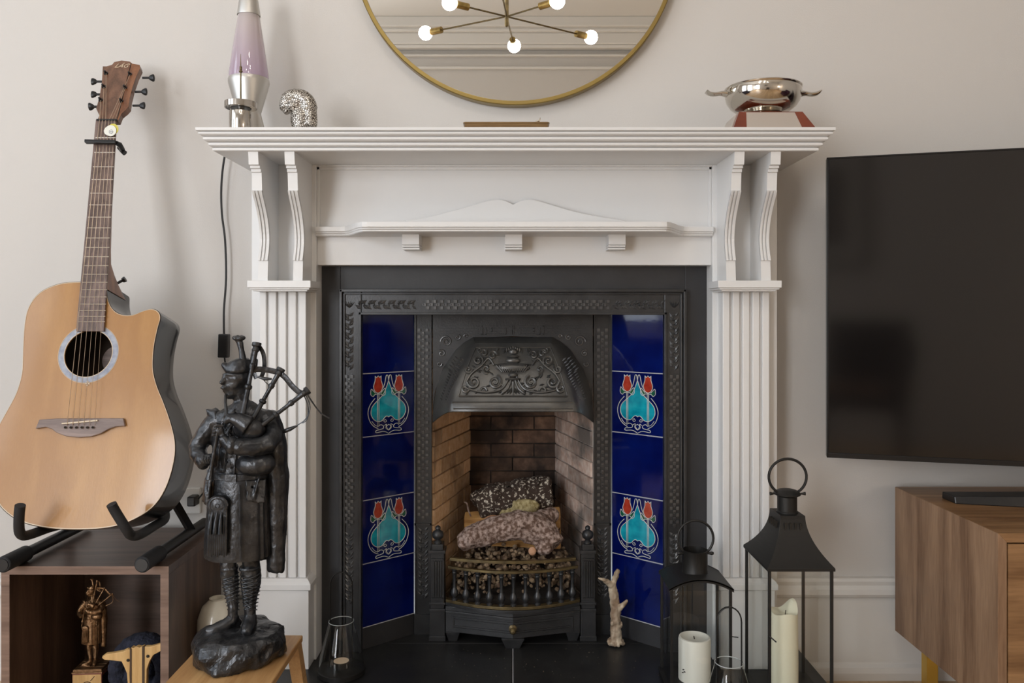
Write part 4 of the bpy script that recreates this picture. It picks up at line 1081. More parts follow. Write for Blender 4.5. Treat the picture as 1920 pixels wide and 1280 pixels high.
for (dx,dz) in ((-.028,.016),(-.026,.012),(-.029,.009)):
    x = dx; yy = -math.sqrt(rr*rr-x*x)-.0004
    b.box((cl[0]+x-.003,cl[1]+yy-.0004,cl[2]+dz+.012),(cl[0]+x+.003,cl[1]+yy+.002,cl[2]+dz+.0135))
b.build('printed_mark','wick',t)
# glass hurricane lanterns
def hurricane(cx, cy, label, sc=1.0, rot=0):
    t = thing('glass_hurricane_lantern', label, 'lantern', (cx,cy,hz), group='glass hurricane lanterns on the hearth')
    c0 = (cx,cy,0)
    MB().lathe([(.050,hz),(.0535,hz+.002),(.0535,hz+.012),(.050,hz+.014),(.005,hz+.014)],c0,40).build('base','lantern',t,smooth=True)
    b = MB(); pr = [(.050,hz+.014),(.0505,hz+.024),(.0475,hz+.042),(.0415,hz+.066),(.0350,hz+.090),(.0290,hz+.112),(.0280,hz+.119)]
    b.lathe(pr,c0,40,cap=False); b.build('glass_shade','glass',t,smooth=True)
    b = MB()
    pth = [(cx+.0278*math.cos(2*PI*j/36),cy+.0278*math.sin(2*PI*j/36),hz+.119) for j in range(37)]
    b.tube(pth,.0010,6); b.build('rim','gedge',t,smooth=True)
    ux_ = Vector((math.cos(rot),math.sin(rot),0)); cc_ = Vector(c0)
    hp = [cc_-ux_*.0255+Vector((0,0,hz+.014)),cc_-ux_*.0252+Vector((0,0,hz+.10)),cc_-ux_*.0250+Vector((0,0,hz+.20))]
    for i in range(1,12):
        a = PI-PI*i/12; hp.append(cc_+ux_*.025*math.cos(a)+Vector((0,0,hz+.20+.030*math.sin(a))))
    hp += [cc_+ux_*.0250+Vector((0,0,hz+.20)),cc_+ux_*.0252+Vector((0,0,hz+.10)),cc_+ux_*.0255+Vector((0,0,hz+.014))]
    MB().tube(hp,[(.0030,.0015)]*len(hp),8,flat=(-ux_.y,ux_.x,0)).build('wire_handle','lantern',t,smooth=True)
    q = thing('tealight', 'tealight inside the '+label, 'candle', (cx,cy,hz+.014), group='tealights in the glass lanterns')
    MB().lathe([(.018,hz+.014),(.0185,hz+.028),(.0175,hz+.0285)],c0,28).build('cup','lantern',q,smooth=True)
    MB().lathe([(.0172,hz+.026),(.0172,hz+.0288),(.002,hz+.0286)],c0,28).build('wax','waxb',q,smooth=True)
    return t
o = hurricane(Xp(639,1.81), Y(1.815), 'small clear glass hurricane lantern in front of the left blue tiles')
o = hurricane(Xp(1367,1.60), Y(1.60), 'small clear glass hurricane lantern between the two black lanterns')

# ------------------------------------------------------------------ antler
t = thing('antler', 'small tan deer antler standing upright on the hearth right of the grate', 'antler', P(1155,1205,1.97))
d = 1.965
b = MB()
b.tube(bez([P(1156,1206,d),P(1154,1170,d),P(1154,1140,d),P(1150,1110,d),P(1147,1092,d)],4),[.014]*4+[.0125]*4+[.0115]*4+[.0105]*5,14)
b.tube(bez([P(1149,1100,d),P(1152,1088,d),P(1157,1074,d-.01),P(1160,1067,d-.012)],3),[.010,.009,.008,.0075,.007,.0065,.006,.0055,.005,.003],10)
b.tube(bez([P(1148,1100,d),P(1140,1092,d-.01),P(1131,1086,d-.016),P(1121,1083,d-.02)],3),[.010,.009,.008,.007,.006,.0055,.0045,.004,.003,.0015],10)
b.tube(bez([P(1155,1150,d),P(1161,1141,d-.01),P(1170,1132,d-.015),P(1177,1125,d-.02)],3),[.012,.011,.009,.008,.007,.006,.005,.0045,.004,.002],10)
for i in range(14):
    a = 2*PI*i/14; b.ell(P(1155,1203,d)+Vector((.0175*math.cos(a),.013*math.sin(a),random.uniform(-.004,.003))),.0055,8,6)
b.ell(P(1164,1172,d),(.005,.006,.009)); b.ell(P(1148,1168,d-.01),(.004,.004,.006))
o = rough(b,'horn','antler',t,.0018,.0022,90,3,1)
mn = min((t.location.z+v.co.z) for v in o.data.vertices); o.location.z = hz-mn

# ------------------------------------------------------------------ cream pot behind the statue
pc = (Xp(408,1.80),Y(1.80),0)
t = thing('cream_ceramic_pot', 'rounded cream ceramic pot on the hearth behind the statue', 'pot', (pc[0],pc[1],hz))
zt_ = Zp(1120,1.80)
MB().lathe([(.022,hz),(.036,hz+.01),(.044,zt_-.075),(.043,zt_-.045),(.033,zt_-.018),(.020,zt_-.006),(.017,zt_-.003),(.018,zt_),(.014,zt_),(.012,zt_-.01)],pc,36).build('body','ceramic',t,smooth=True)

# ------------------------------------------------------------------ wall socket
sc_ = P(350,938,1.975)
t = thing('wall_socket', 'white double wall socket low on the wall behind the guitar', 'socket', (sc_.x,0,sc_.z))
MB().box((sc_.x-.035,-.009,sc_.z-.032),(sc_.x+.035,0,sc_.z+.032)).build('face_plate','socket',t,bevel=.002)
t = thing('power_plug', 'black plug of the lamp cord in the wall socket', 'plug', P(362,935,1.95))
q0 = P(362,938,1.955); MB().box((q0.x-.010,q0.y-.014,q0.z-.012),(q0.x+.010,-.009,q0.z+.012)).build('plug_body','blackp',t,bevel=.003)
# ------------------------------------------------------------------ shelf cube
bx0, bx1 = -1.052, -.707; by0, by1 = Y(1.64), Y(1.937); bz = .379; T = .017
t = thing('cube_shelf', 'open-fronted dark walnut cube shelf carrying the guitar stand', 'shelf unit', ((bx0+bx1)/2,(by0+by1)/2,0))
MB().box((bx0,by0+.001,bz-T),(bx1,by1,bz)).build('top_panel','boxw',t,bevel=.0006)
MB().box((bx0,by0+.001,0),(bx0+T,by1,bz-T)).build('side_panel','boxs',t,bevel=.0006)
MB().box((bx1-T,by0+.001,0),(bx1,by1,bz-T)).build('side_panel','boxs',t,bevel=.0006)
MB().box((bx0+T,by0+.001,0),(bx1-T,by1,T)).build('bottom_panel','boxw',t)
MB().box((bx0+T,by1-.008,T),(bx1-T,by1-.002,bz-T)).build('back_panel','boxw',t)
b = MB(); b.box((bx0,by0,bz-T),(bx1,by0+.0012,bz)).box((bx0,by0,0),(bx0+T,by0+.0012,bz-T)).box((bx1-T,by0,0),(bx1,by0+.0012,bz-T))
b.build('edge_band','boxe',t)

# ------------------------------------------------------------------ guitar stand
t = thing('guitar_stand', 'black tubular guitar stand with foam-covered arms on top of the cube shelf', 'guitar stand', (-.88,Y(1.75),bz))
for X in (-1.022,-.742):
    z = bz+.0165
    MB().tube([(X,Y(1.605),z),(X,Y(1.92),z)],.0115,20).build('foot_tube','black',t,smooth=True)
    MB().tube([(X,Y(1.597),z),(X,Y(1.599),z),(X,Y(1.675),z),(X,Y(1.677),z)],[.0145,.0163,.0163,.013],20).build('rubber_foot','foam',t,smooth=True)
    MB().tube([(X,Y(1.595),z),(X,Y(1.598),z)],.0125,20).build('end_cap','blackp',t,smooth=True)
    s = 1 if X < -.9 else -1
    a = Vector((X,Y(1.84),bz+.02)); c = Vector((X+s*.03,Y(1.79),bz+.12))
    MB().tube([a,c],[(.012,.006),(.012,.006)],4,flat=(1,0,0)).build('upright','black',t)
MB().tube([(-.992,Y(1.79),bz+.105),(-.772,Y(1.79),bz+.105)],.009,12).build('crossbar','black',t,smooth=True)
arms = [[P(38,947,1.515),P(36,965,1.52),P(36,993,1.535),P(42,1003,1.55),P(56,1002,1.57),P(90,990,1.63),P(118,982,1.69),P(128,972,1.755)],
        [P(209,945,1.515),P(216,958,1.52),P(236,990,1.53),P(246,1003,1.545),P(262,1002,1.565),P(292,984,1.66),P(308,974,1.71),P(310,964,1.765)]]
for a in arms: MB().tube(bez(a,4),.0095,14).build('padded_arm','foam',t,smooth=True)
for X in (-.99,-.775): MB().tube([(X,Y(1.79),bz+.105),(X,Y(1.765),bz+.112)],.008,10).build('arm_socket','black',t)

# ------------------------------------------------------------------ guitar, leaning back 15 degrees
lean = math.radians(15); pn = Vector((0,-math.cos(lean),math.sin(lean)))   # face normal
p0 = P(166,662,1.678)
camp = Vector((0,-D0,CZ))
def G(px,py,off=0):   # pixel -> point on the guitar face plane, lifted along the normal
    r = Vector(((px-VX)/F,1,-(py-VY)/F)); tt = (p0+pn*off-camp).dot(pn)/r.dot(pn); return camp+r*tt
gt = thing('acoustic_guitar', 'cutaway acoustic guitar with a spruce top and black sides on a stand', 'guitar', G(150,990))
out = [(200,530),(150,528),(110,532),(75,548),(54,575),(46,610),(43,660),(41,700),(30,738),(12,772),(-6,806),(-18,845),(-20,885),(-12,925),(6,955),(40,978),(90,990),(150,993),(205,989),(245,977),(285,953),(310,918),(325,873),(329,835),(322,798),(308,757),(294,722),(287,690),(289,650),(296,615),(301,596),(297,584),(285,579),(268,583),(250,590),(230,590),(214,582),(204,566),(200,548)]
ol = bez([G(x,y) for x,y in out+[out[0]]],4)[:-1]
# body: sides + back
def body_ring(pts, off, sc=1.0):
    c = sum(pts,Vector())/len(pts); return [c+(p-c)*sc-pn*off for p in pts]
b = MB(); b.loft([body_ring(ol,.0005),body_ring(ol,.03),body_ring(ol,.075),body_ring(ol,.104,.995),body_ring(ol,.108,.98)],cap=False); b.quad(*body_ring(ol,.108,.98)); b.build('body','gside',gt,smooth=True)
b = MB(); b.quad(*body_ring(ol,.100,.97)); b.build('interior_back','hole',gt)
b = MB(); b.loft([body_ring(ol,.003,1.002),body_ring(ol,.0003,1.002),body_ring(ol,-.0004,.999),body_ring(ol,.001,.990)],cap=False); b.build('binding','binding',gt)
b = MB(); b.loft([body_ring(ol,.001,.9965),body_ring(ol,-.0012,.9960),body_ring(ol,-.0012,.9895),body_ring(ol,.001,.989)],cap=False); b.build('purfling','cream',gt)
# soundboard with a real hole: ring between outline and circle
hc = G(166,662.5); hr = (G(210.5,662)-G(121.5,662)).length/2
gu = Vector((1,0,0)); gv = pn.cross(gu)*-1; gv = Vector((0,math.sin(lean),math.cos(lean)))
N_ = len(ol); top = body_ring(ol,-.0006,.9965)
angs = []
inner = []
for p in top:
    q = p-hc; a = math.atan2(q.dot(gv),q.dot(gu)); inner.append(hc+pn*.0006+gu*hr*math.cos(a)+gv*hr*math.sin(a))
b = MB(); b.loft([inner,top],cap=False); b.loft([inner,[p-pn*.003 for p in inner]],cap=False); sbd = b.build('soundboard','spruce',gt)
b = MB(); n=28; lc = G(214,674,-.098); rg=[lc+gu*.026*math.cos(2*PI*j/n)+gv*.030*math.sin(2*PI*j/n) for j in range(n)]
b.loft([[p+pn*.0006 for p in rg],[p-pn*.0002 for p in rg]]); b.build('maker_label','bridge',gt)
def annulus(r0,r1,h,nm,m,seg=72):
    b = MB(); rr = []
    for r,hh in ((r0,0),(r0,h),(r1,h),(r1,0)): rr.append([hc+gu*r*math.cos(2*PI*j/seg)+gv*r*math.sin(2*PI*j/seg)+pn*hh for j in range(seg)])
    b.loft(rr,cap=False); return b.build(nm,m,gt)
px1 = (G(176,662)-G(166,662)).length/10
annulus(hr,hr+px1*1.2,.0012,'hole_ring','cream')
annulus(hr+px1*1.2,hr+px1*11,.0010,'rosette','rosette')
annulus(hr+px1*11.5,hr+px1*12.2,.0011,'rosette_line','cream')
b = MB(); cq = G(164,719,.0012)
for a in range(4):
    e = gu*math.cos(a*PI/2)+gv*math.sin(a*PI/2); f_ = gu*-math.sin(a*PI/2)+gv*math.cos(a*PI/2)
    b.prism([cq,cq+e*.0052-f_*.0026,cq+e*.0045,cq+e*.0052+f_*.0026],pn*.0006)
b.build('cross_inlay','cream',gt)
b = MB(); 
# bridge
bo = [(77,787),(110,785),(195,784.5),(234,784.5),(237,799),(220,800),(206,805),(192,813),(173,819),(150,820.6),(126,818),(108,811),(101,805),(89,801),(70,804)]
MB().prism([G(x,y,.0008) for x,y in bo],pn*.007).build('bridge','bridge',gt,bevel=.0012)
b = MB(); b.prism([G(117,793,.0078),G(184,787,.0078),G(184,789.5,.0078),G(117,795.5,.0078)],pn*.003); b.build('saddle','cream',gt)
b = MB(); 
for i in range(6): b.tube([G(122+i*10.3,801,.0075),G(122+i*10.3,801,.012)],.0024,8)
b.build('bridge_pins','wick',gt,kind='stuff')
# neck + fretboard
FL = lambda y: 182+ (145-182)*(y-226)/(620-226)
FR = lambda y: 219+ (196.5-219)*(y-226)/(620-226)
b = MB(); f0 = .008
b.prism([G(145,622,.001),G(197,622,.001),G(219.5,226,.001),G(182,226,.001)],pn*.006); b.build('fretboard','rosew',gt,bevel=.0006)
# neck back
rings = []
for y,dp in ((226,.013),(300,.014),(400,.015),(470,.018),(492,.024),(508,.038),(521,.060),(533,.086),(542,.106)):
    L_ = G(FL(y),y,.001); R_2 = G(FR(y),y,.001); c = (L_+R_2)/2; w_ = (R_2-L_)/2
    ex = 1.0 if y < 470 else (.6 if y < 500 else .3)
    rings.append([c+w_*math.copysign(abs(math.cos(a))**ex,math.cos(a))-pn*dp*abs(math.sin(a))**ex for a in [PI*i/14 for i in range(15)]])
b = MB(); b.loft(rings); b.build('neck','mahog',gt,smooth=True)
b = MB(); b.tube([G(218,532,-.07),G(229,526,-.074),G(230,525.5,-.074),G(235,523,-.074)],[.003,.003,.0055,.0065],12); b.build('strap_button','black',gt,smooth=True)
# heel
frets = [258,285.6,312.5,336.5,362,384,407,427,446,463.6,481,497.8,514,529,543,556.5,570,582,593,603]
f0o = None
for y in frets:
    MB().tube([G(FL(y)+.5,y,.0072),G(FR(y)-.5,y,.0072)],.0009,6).build('fret','fret',gt,smooth=True)
MB().prism([G(182,227,.006),G(219.5,227,.006),G(219.7,224,.006),G(182.3,224,.006)],pn*.0035).build('nut','black',gt)
# headstock tilted further back
la2 = lean+math.radians(13); pn2 = Vector((0,-math.cos(la2),math.sin(la2))); ph = G(200,226,.004)
def H_(px,py,off=0):
    r = Vector(((px-VX)/F,1,-(py-VY)/F)); tt = (ph+pn2*off-camp).dot(pn2)/r.dot(pn2); return camp+r*tt
ho = [(182,226),(186,216),(180,203),(184,190),(187.5,175),(191,151),(192.5,124),(200,124),(210,121),(214,116),(228,113),(243,115),(248,119.5),(262,122),(263,128),(256,142),(248,165),(243,185),(241,200),(236,206),(226,214),(221,226)]
b = MB(); b.prism([H_(x,y) for x,y in ho],-pn2*.015); hs = b.build('headstock','headw',gt,bevel=.0008)
b = MB(); b.prism([H_(x,y,.0002) for x,y in ((244,116),(248,119.5),(262,122),(263,128),(256,142),(248,165),(243,185),(241,200),(236,206),(228,213),(222,226),(220,222))],pn2*.0006); b.build('headstock_veneer','mahog',gt)
b = MB(); b.tube([H_(246,118,.001),H_(220,222,.001)],.0008,5); b.build('veneer_line','wick',gt)
# tuners
for (px,py) in ((199,138),(195,163),(189,188),(244,140),(235,165),(228,190)):
    c = H_(px,py); MB().tube([c,c+pn2*.002,c+pn2*.0021,c+pn2*.009,c+pn2*.0095],[.0048,.0048,.0026,.0026,.0015],12).build('string_post','black',gt,smooth=True)
for (px,py,sx_) in ((181,153,-1),(181,177,-1),(176,200,-1),(280,146,1),(266,172,1),(262,198,1)):
    c = H_(px,py,-.010); e = c-Vector((sx_*.016,0,0))
    tun = MB().tube([e,c],.0028,8).build('tuner_shaft','black',gt)
    Rt = Matrix.Rotation(random.uniform(-.4,.4),3,'X')
    MB().loft([[c+Rt @ Vector((sx_*x,w*math.cos(a)*.55,w*math.sin(a))) for a in [2*PI*i/12 for i in range(12)]] for x,w in ((-.002,.002),(.002,.0060),(.008,.0088),(.011,.0085),(.0125,.004))]).build('tuner_button','black',gt,smooth=True)
# strings
nutx = [186.5,192,198,204,209.5,215]; brx = [126,136.5,147,157.5,168,178]; posts = [(189,188),(195,163),(199,138),(244,140),(235,165),(228,190)]
for i in range(6):
    th = .00065-.00006*i
    pth = [G(brx[i],797,.0085),G(brx[i]+.2,792,.0112),G(nutx[i],226,.0096),H_(*posts[i],.005)]
    MB().tube(pth,th,5).build('string','string',gt,smooth=True)
# script on the headstock
def text(body, size, name, m, parent, origin, ux_, uy_, extr=.0003, shear=0, bold=0):
    cu = bpy.data.curves.new(name,'FONT'); cu.body = body; cu.size = size; cu.extrude = extr; cu.align_x='CENTER'; cu.align_y='CENTER'; cu.shear = shear; cu.offset = bold
    o = bpy.data.objects.new(name,cu); S.collection.objects.link(o); C.view_layer.update()
    me = bpy.data.meshes.new_from_object(o.evaluated_get(C.evaluated_depsgraph_get())); bpy.data.objects.remove(o)
    n_ = ux_.cross(uy_); R4 = Matrix((ux_,uy_,n_)).transposed().to_4x4()
    me.transform(ROOT[parent.name].inverted() @ Matrix.Translation(origin) @ R4)
    me.materials.clear(); me.materials.append(M[m]); q = new_obj(name,me); q.parent = parent; return q
uh = (H_(240,122)-H_(214,122)).normalized(); vh = pn2.cross(uh)
text('LÂG',.017,'headstock_logo','cream',gt,H_(227.5,123.5,.0006),uh,vh,shear=.5)
# capo and picks
t = thing('guitar_capo', 'black clamp capo across the guitar neck below the picks', 'capo', G(200,268,.01))
b = MB(); b.prism([G(162,264.5,.010),G(220,265.5,.010),G(220,271.5,.010),G(162,270.5,.010)],pn*.010); b.build('bar','black',t,bevel=.0015)
b = MB(); b.tube([G(218,268,.013),G(224,271,.004),G(229,280,-.014),G(232,284,-.02)],[.005,.006,.006,.004],10); b.tube([G(222,276,-.016),G(229,283,-.018),G(234,287,-.018)],[.004,.005,.006],10); b.build('clamp','black',t,smooth=True)
t = thing('guitar_pick', 'white teardrop guitar pick with a small grey print tucked under the strings', 'guitar pick', G(208,245,.012), 0, 'picks on the guitar neck')
def pick(cx_,cy_,r,off,m,nm,ang):
    pts = []
    for i in range(24):
        a = 2*PI*i/24; rr = r*(1+.28*max(0,math.cos(a-ang))**4); pts.append(G(cx_+rr*math.cos(a),cy_-rr*math.sin(a),off))
    return MB().prism(pts,pn*.0009).build(nm,m,t,bevel=.0003)
pick(208,245,10.3,.0135,'pick_w','plectrum',math.radians(190))
b = MB(); b.tube([G(208+4*math.cos(a),247-4*math.sin(a),.0146) for a in [2*PI*i/5 for i in range(6)]],.0006,5); b.tube([G(206,247,.0146),G(210,247,.0146)],.0009,5); b.build('print','rosette',t)
t = thing('guitar_pick', 'yellow guitar pick behind the white one on the guitar neck', 'guitar pick', G(215,242,.010), 0, 'picks on the guitar neck')
pick(212.5,242,10,.0115,'pick_y','plectrum',math.radians(200))

# ------------------------------------------------------------------ oak stool
szt = .254; ax0, ax1 = -.607, -.420; ay0, ay1 = Y(1.375), Y(1.60)
t = thing('oak_stool', 'small oak stool on the hearth carrying the black piper statue', 'stool', ((ax0+ax1)/2,(ay0+ay1)/2,hz))
MB().box((ax0,ay0,szt-.013),(ax1,ay1,szt)).build('top','oak',t,bevel=.002)
for xa,s in ((ax0,-1),(ax1,1)):
    for ya,r_ in ((ay0,-1),(ay1,1)):
        tx, ty = xa-s*.014, ya-r_*.016; bx_, by_ = xa+s*.004, ya+r_*.006
        b = MB(); b.loft([[(bx_-.011,by_-.012,hz),(bx_+.011,by_-.012,hz),(bx_+.011,by_+.012,hz),(bx_-.011,by_+.012,hz)],[(tx-.012,ty-.014,szt-.013),(tx+.012,ty-.014,szt-.013),(tx+.012,ty+.014,szt-.013),(tx-.012,ty+.014,szt-.013)]])
        b.build('leg','oak',t,bevel=.001)
    MB().box((xa-s*.012-.008,ay0+.02,hz+.05),(xa-s*.012+.008,ay1-.02,hz+.068)).build('side_rail','oak',t)

# ------------------------------------------------------------------ piper statues
K = 1.5/F
def Q(px,py,y=0): return Vector(((px-447)*K, y*K, (1230-py)*K))   # design sheet -> local metres, y in sheet units, negative to the front
def piper(name, label, m, rootloc, rotz, scale, variant=0, group=None):
    t = thing(name, label, 'statue', (0,0,0))
    ROOT[t.name] = Matrix.Identity(4)
    vox = .0026 if variant == 0 else .0042
    def el(b, px,py,y,rx,ry,rz,R=None): b.ell(Q(px,py,y),(rx*K,ry*K,rz*K),14,10,R)
    def tb(b, pts, r, n=12, flat=None): b.tube([Q(*p) for p in pts], [ (q[0]*K,q[1]*K) if hasattr(q,'__len__') else q*K for q in (r if hasattr(r,'__len__') else [r]*len(pts))], n, flat)
    def ringset(b, rows, n=40, pleat=0, np_=22, wob=0):
        rings = []
        for (py,cx_,rx,ry,y) in rows:
            rg = []
            for j in range(n):
                a = 2*PI*j/n; p_ = 1+pleat*math.sin(a*np_)*(1 if math.sin(a)>-.55 else .1)
                rg.append(Q(cx_+rx*p_*math.cos(a),py+wob*math.sin(5*a+py),y+ry*p_*math.sin(a)))
            rings.append(rg)
        b.loft(rings)
    # body: one continuous surface
    b = MB()
    ringset(b,[(752,455,16,15,0),(764,455,34,20,0),(772,454,50,26,2),(790,454,56,31,2),(820,452,55,34,0),(855,450,51,33,0),(895,448,50,32,0),(930,448,48,32,0)],28)
    tb(b,[(452,750,0),(449,735,-2),(447,722,-2)],[14,12.5,13])                       # neck
    el(b,445,707,0,23,24,25); el(b,436,713,-6,17.5,16,14); el(b,438,721,-5,18,17,19); el(b,434,738,-11,10,9,9); el(b,440,732,-6,13,13,12)      # skull, jaw, beard
    tb(b,[(428,702,-19),(424,712,-22),(422,717,-24)],[2.6,3.2,3.8],8)                # nose
    tb(b,[(421,701,-15),(428,700,-20),(438,699,-23),(448,701,-23)],[2,2.6,2.8,2],8)       # brow
    el(b,426,725,-20,8,4,2.6); el(b,427,732,-19,5,3,1.8) # moustache, lip
    el(b,421,706,-17,2.6,2.2,1.8); el(b,436,706,-22,3.6,2.4,2.0)                       # eyes
    el(b,440,718,-17,6,5,6); el(b,462,713,-8,3.5,4,7)                                 # cheek, ear
    # his right arm (viewer left)
    tb(b,[(415,782,2),(398,795,0),(384,815,-4),(374,836,-8),(380,848,-20),(394,856,-36),(404,856,-44)],[20,19,17.5,17,15.5,14,9.5],14)
    el(b,408,851,-46,9,8,9)
    # his left arm (viewer right) over the bag
    tb(b,[(490,782,2),(506,797,-4),(517,814,-18),(512,827,-36),(490,831,-48),(466,828,-56),(448,822,-60),(436,810,-60)],[19,19.5,19,18,17,16,11,8],14)
    el(b,432,799,-58,8.5,8,11)
    # legs
    tb(b,[(428,1000,0),(430,1040,-2),(428,1062,-4)],[20,17,14.5]); tb(b,[(428,1055,-4),(429,1072,-2),(432,1090,0),(436,1118,-4),(439,1140,-6),(438,1156,-6)],[15,16,15.5,11,9.5,10])
    tb(b,[(468,1000,0),(469,1040,0),(469,1060,0)],[21,18,15.5]); tb(b,[(469,1052,0),(470,1072,2),(471,1090,3),(470,1118,0),(469,1140,-2),(469,1158,-2)],[16,17.5,17,12,10.5,11])
    body = b.build('body', m, t, remesh=vox, smoothit=1); displace(body, .0016, 75, 2)
    # fingers
    b = MB()
    for i in range(4): tb(b,[(400+i*4.6,846+i*1.2,-52),(402+i*4.6,851,-58),(404+i*4.4,857,-56)],[2.6,2.6,2.2],8)
    for i in range(4): tb(b,[(437-i*1.6,790+i*5.5,-59),(430-i*1.4,788+i*5.5,-64),(424-i*1.2,790+i*5.5,-60)],[2.6,2.6,2.2],8)
    tb(b,[(412,846,-48),(417,842,-54)],[3,2.4],8); tb(b,[(430,790,-48),(424,786,-54)],[3,2.4],8)
    b.build('fingers', m, t, smooth=True)
    # shoes
    b = MB(); tb(b,[(440,1150,-2),(436,1160,-8),(424,1167,-16),(408,1171,-24),(396,1173,-29)],[11,12,11.5,10.5,7]); el(b,442,1166,0,11,11,8); b.box(Q(388,1182,-34),Q(450,1176,8))
    b.build('shoe', m, t, remesh=vox, smoothit=2)
    b = MB(); tb(b,[(469,1152,0),(470,1162,-8),(471,1170,-22),(472,1175,-36)],[12,13,13,9]); el(b,469,1168,4,12,12,9)
    b.build('shoe', m, t, remesh=vox, smoothit=2)
    b = MB()
    for cx_,r_ in ((432,15),(470,17.3)):
        for i in range(9):
            for s in (-1,1):
                y0 = 1072+i*7; rr = r_*(1-.0*i) if i<3 else r_*(1-.055*(i-2)); cx2 = cx_+ (i*.7 if cx_<450 else -.1*i)
                tb(b,[(cx2-s*rr*math.cos(a)*1.04,y0+14*q,-rr*math.sin(a)*1.08-1.5) for q,a in [(q_/6,PI*q_/6) for q_ in range(7)]],1.1,5)
        b.lathe([(r_*1.08*K,-3*K),(r_*1.12*K,0),(r_*1.05*K,3*K)],Q(cx_-2,1063,-2),24)
    b.build('stocking_pattern', m, t, kind='stuff')
    # kilt
    b = MB(); ringset(b,[(882,448,51,34,0),(890,448,52,35,0),(905,447,52,36,0),(930,447,54,38,0),(970,445,57,40,0),(1010,444,59,42,0),(1036,444,60,43,0),(1042,444,59,42,0),(1040,444,50,34,0),(1000,446,46,30,0)],132,.022,26,.6)
    kilt = b.build('kilt', m, t, smooth=True)
    b = MB(); tb(b,[(462,900,-40),(464,960,-43),(466,1036,-46)],[(1.6,2),(1.6,2),(1.6,2)],6); b.build('apron_edge', m, kilt, smooth=True)
    b = MB(); ringset(b,[(882,448,53.5,37,0),(883,448,54.5,38,0),(893,448,55,38.5,0),(894,448,53.5,37,0)],48); b.box(Q(438,895,-42),Q(456,881,-36)); b.build('belt', m, t)
    # jacket: lapels, folds, tails, cuffs
    b = MB()
    for (x0,x1,y0,y1) in ((430,420,765,870),(445,430,768,880),(462,450,768,884),(478,470,775,884),(500,486,870,930),(408,404,870,935),(395,400,895,940)):
        tb(b,[(x0,y0,-26),((x0+x1)/2,(y0+y1)/2,-36),(x1,y1,-36)],[2.2,2.6,2.0],6)
    for i in range(7): tb(b,[(440+i*7,762+i*1.5,-20),(428+i*5,780+i*3,-32),(410+i*2,800+i*6,-34)],[1.6,1.8,1.4],6)
    b.loft([[Q(470,893,-38),Q(505,893,-22),Q(505,893,-18),Q(470,893,-34)],[Q(476,930,-44),Q(504,938,-28),Q(504,938,-24),Q(476,930,-40)]])
    b.loft([[Q(388,893,-16),Q(402,893,-34),Q(402,893,-30),Q(388,893,-12)],[Q(384,935,-18),Q(400,940,-38),Q(400,940,-34),Q(384,935,-14)]])
    tb(b,[(388,775,0),(402,771,-4),(412,776,-4)],[(6,3),(11,4),(8,5)],8)   # shoulder wing
    b.loft([[Q(386,766,-6),Q(408,768,-14),Q(408,768,2),Q(386,766,4)],[Q(398,790,-12),Q(412,784,-20),Q(412,784,4),Q(398,790,4)]])
    el(b,493,776,4,22,16,9)
    for c_,r_ in (((394,858,-36),15.5),((455,825,-58),17)): b.ell(Q(*c_),(r_*K*.8,r_*K*.9,r_*K))
    b.build('doublet', m, t, remesh=vox, smoothit=1)
    b = MB()
    for i in range(8): b.ell(Q(436+ (i%2)*9,800+i*10,-37+i*.2),1.8*K,8,6)
    b.build('buttons', m, t, smooth=True)
    # sporran
    b = MB(); b.lathe([(17*K,0),(19*K,1.5*K),(18*K,5*K),(14*K,6*K),(12*K,5*K),(5*K,6.5*K)],Q(425,936,-44),24,axis=Matrix.Rotation(PI/2,3,'X'));
    for i in range(9): tb(b,[(411+i*3.6,944,-47),(411+i*3.7,985,-51),(409+i*4.0,1026+2*math.sin(i*2),-51)],[3.0,3.4,2.0],7)
    spn = b.build('sporran', m, t, smooth=True)
    b = MB()
    for i in range(3): tb(b,[(417+i*8,948,-50),(415+i*9,966,-56),(414+i*9.5,985,-57)],[1.6,3.0,4.8],8)
    b.tube([Q(425+19*math.cos(a),936-17*math.sin(a),-49) for a in [PI*i/12 for i in range(13)]],1.3*K,6)
    b.tube([Q(425+4*math.cos(a),936-4*math.sin(a),-51) for a in [2*PI*i/12 for i in range(13)]],.9*K,6)
    b.build('tassels', m, spn, smooth=True)
    # dirk at the viewer-left hip
    b = MB(); tb(b,[(391,880,0),(391,896,-4),(392,960,-6),(391,985,-6)],[3.5,4,3,1.2],8); b.build('dirk', m, t, smooth=True)
    # bonnet
    b = MB()
    rows = [(698,446,24,26,1),(692,447,25.5,27,1),(684,448,24,25,1),(676,450,19,22,1),(672,453,12,18,1),(670,455,6,12,1)]
    ringset(b,rows,24); tb(b,[(432,690,-12),(425,684,-12),(420,680,-12)],[9,7,4],8); tb(b,[(466,690,6),(474,684,8),(478,672,9)],[9,7,3],8)
    bn = b.build('bonnet', m, t, remesh=vox, smoothit=1)
    b = MB(); tb(b,[(458,692,-12),(458,676,-8),(453,655,-4),(450,642,-3)],[9,7,5.5,6.5],10); 
    for i in range(6): a = i*PI/3; el(b,448+8*math.cos(a),633-1*math.sin(a),-3+6*math.sin(a),5,5,4.5)
    el(b,448,638,-3,7,6,6); b.build('hackle', m, bn, remesh=.0018, smoothit=1)
    # plaid / cloak
    b = MB(); ringset(b,[(772,490,26,20,10),(800,503,22,24,14),(840,510,22,24,16),(900,512,21,23,18),(960,513,19,20,18),(1020,512,16,16,18),(1070,511,17,13,16),(1078,512,15,10,16)],72,.09,9,2)
    ringset(b,[(880,470,34,12,30),(960,474,34,12,32),(1040,480,30,10,32),(1060,484,26,8,32)],60,.06,11,2)
